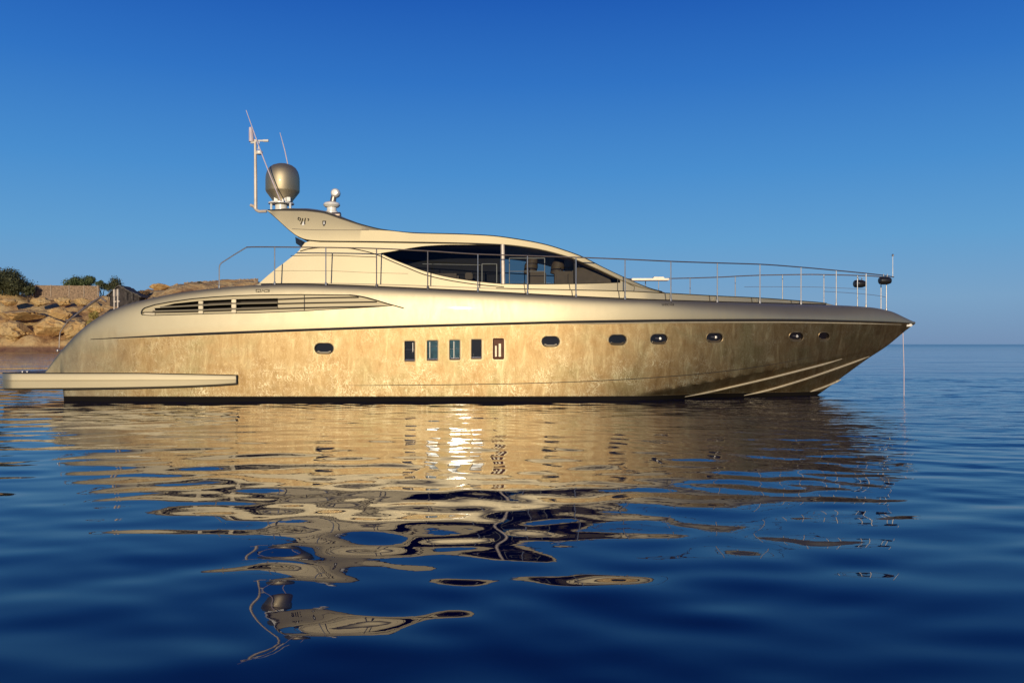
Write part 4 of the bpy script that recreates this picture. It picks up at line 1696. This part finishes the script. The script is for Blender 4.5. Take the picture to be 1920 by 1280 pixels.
plant("dry_shrub", 268, 552, 34, 10, 225, "low brown scrub on the slope just right of the hut", "shrub", leaf_material("brown_scrub", (0.10, 0.06, 0.03), (0.22, 0.13, 0.06)), 1000, 25, 0.45, False, "trees and shrubs on the shore", 7)
plant("evergreen_shrub", 372, 537, 56, 9, 238, "dark green scrub along the foot of the palisade", "shrub", M_leaf, 1600, 27, 0.45, False, "trees and shrubs on the shore", 9)

M_reed = simple("reed_matting", (0.26, 0.17, 0.10), 0.9, 0, 0, 0.25, 2.5, 0.1)
M_post = simple("fence_post", (0.42, 0.33, 0.24), 0.7)


def fence(pts, py_top, Y, label, posts, wav=0.0):
    P = [at(px, py, Y) for px, py in pts]
    c = P[0].lerp(P[-1], 0.5)
    root = empty("reed_fence", (c.x, c.y, c.z))
    tag(root, label, "fence")
    v, f = [], []
    N = 60
    fx = pchip([p_[0] for p_ in pts], [p_[1] for p_ in pts])
    r_ = random.Random(5)
    for i, px in enumerate(np.linspace(pts[0][0], pts[-1][0], N)):
        b = at(px, float(fx(px)) + 10, Y)
        t = at(px, float(py_top(px)) + r_.uniform(-wav, wav), Y)
        v += [(b.x, Y - 0.05, b.z), (t.x, Y - 0.05, t.z), (t.x, Y + 0.05, t.z), (b.x, Y + 0.05, b.z)]
    for i in range(N - 1):
        for k_ in range(4):
            a, b = i * 4 + k_, i * 4 + (k_ + 1) % 4
            f.append((a, b, b + 4, a + 4))
    f += [(0, 1, 2, 3), tuple((N - 1) * 4 + k_ for k_ in (3, 2, 1, 0))]
    obj("reed_panel", v, f, M_reed, root)
    for px in posts:
        mb = MB()
        b = at(px, float(fx(px)) + 4, Y)
        t = at(px, float(py_top(px)) - 1.5, Y)
        mb.box(((b.x), Y - 0.14, (b.z + t.z) / 2), (0.14, 0.12, t.z - b.z), 0, 0.01)
        mb.build("post", M_post, root, False)


fence([(62, 553), (186, 552)], lambda px: 534.5 + (px - 62) * 0.012, 232, "long brown reed fence on the ridge beside the dark tree", (67, 96, 130, 158, 184))
fence([(345, 535), (484, 535)], lambda px: 529 - (px - 345) * 0.05, 239, "weather-worn palisade along the hill crest above the yacht's aft deck", (352, 376, 400, 425, 450, 478), 0.8)

# hut
hb = at(230, 560, 219)
hut = empty("beach_hut", (hb.x, hb.y, hb.z))
tag(hut, "small dark wooden hut with a ragged gabled roof on the rocks", "hut")
M_hut = simple("dark_timber", (0.045, 0.035, 0.03), 0.9, 0, 0, 0.3, 1.5, 0.1)
M_thatch = simple("grey_thatch", (0.10, 0.085, 0.07), 0.95, 0, 0, 0.4, 2.0, 0.2)
L_, R_, A_ = at(201, 553, 219), at(266, 555, 219), at(224, 534, 219)
mb = MB()
zb = hb.z - 2
front = [(L_.x + 0.7, zb), (R_.x - 0.7, zb), (R_.x - 0.7, R_.z + 0.2), (A_.x, A_.z - 0.35), (L_.x + 0.7, L_.z + 0.2)]
vv = [(x, 219.0, z) for x, z in front] + [(x, 223.5, z) for x, z in front]
mb.add(vv, [tuple(range(5)), tuple(range(5, 10))[::-1]] + [(q, (q + 1) % 5, 5 + (q + 1) % 5, 5 + q) for q in range(5)])
mb.build("wall", M_hut, hut, False)
mb = MB()
r_ = random.Random(4)
for a, b in ((A_, L_), (A_, R_)):
    NN = 14
    vs = []
    for i in range(NN):
        q = a.lerp(b, i / (NN - 1))
        dz = r_.uniform(-0.18, 0.12)
        for yy, zz in ((218.4, 0.0), (224.1, 0.0), (224.1, -0.28), (218.4, -0.28)):
            vs.append((q.x + r_.uniform(-.08, .08), yy, q.z + zz + dz))
    fs = []
    for i in range(NN - 1):
        for k_ in range(4):
            c0, c1 = i * 4 + k_, i * 4 + (k_ + 1) % 4
            fs.append((c0, c1, c1 + 4, c0 + 4))
    fs += [(0, 1, 2, 3), tuple((NN - 1) * 4 + k_ for k_ in (3, 2, 1, 0))]
    mb.add(vs, fs)
mb.build("roof", M_thatch, hut, False)
for px in (204, 236, 247):
    mb = MB()
    a, b = at(px, 562, 218), at(px, 548 if px > 210 else 552, 218)
    mb.tube([a, b], 0.10, 6)
    mb.build("post", M_thatch, hut)
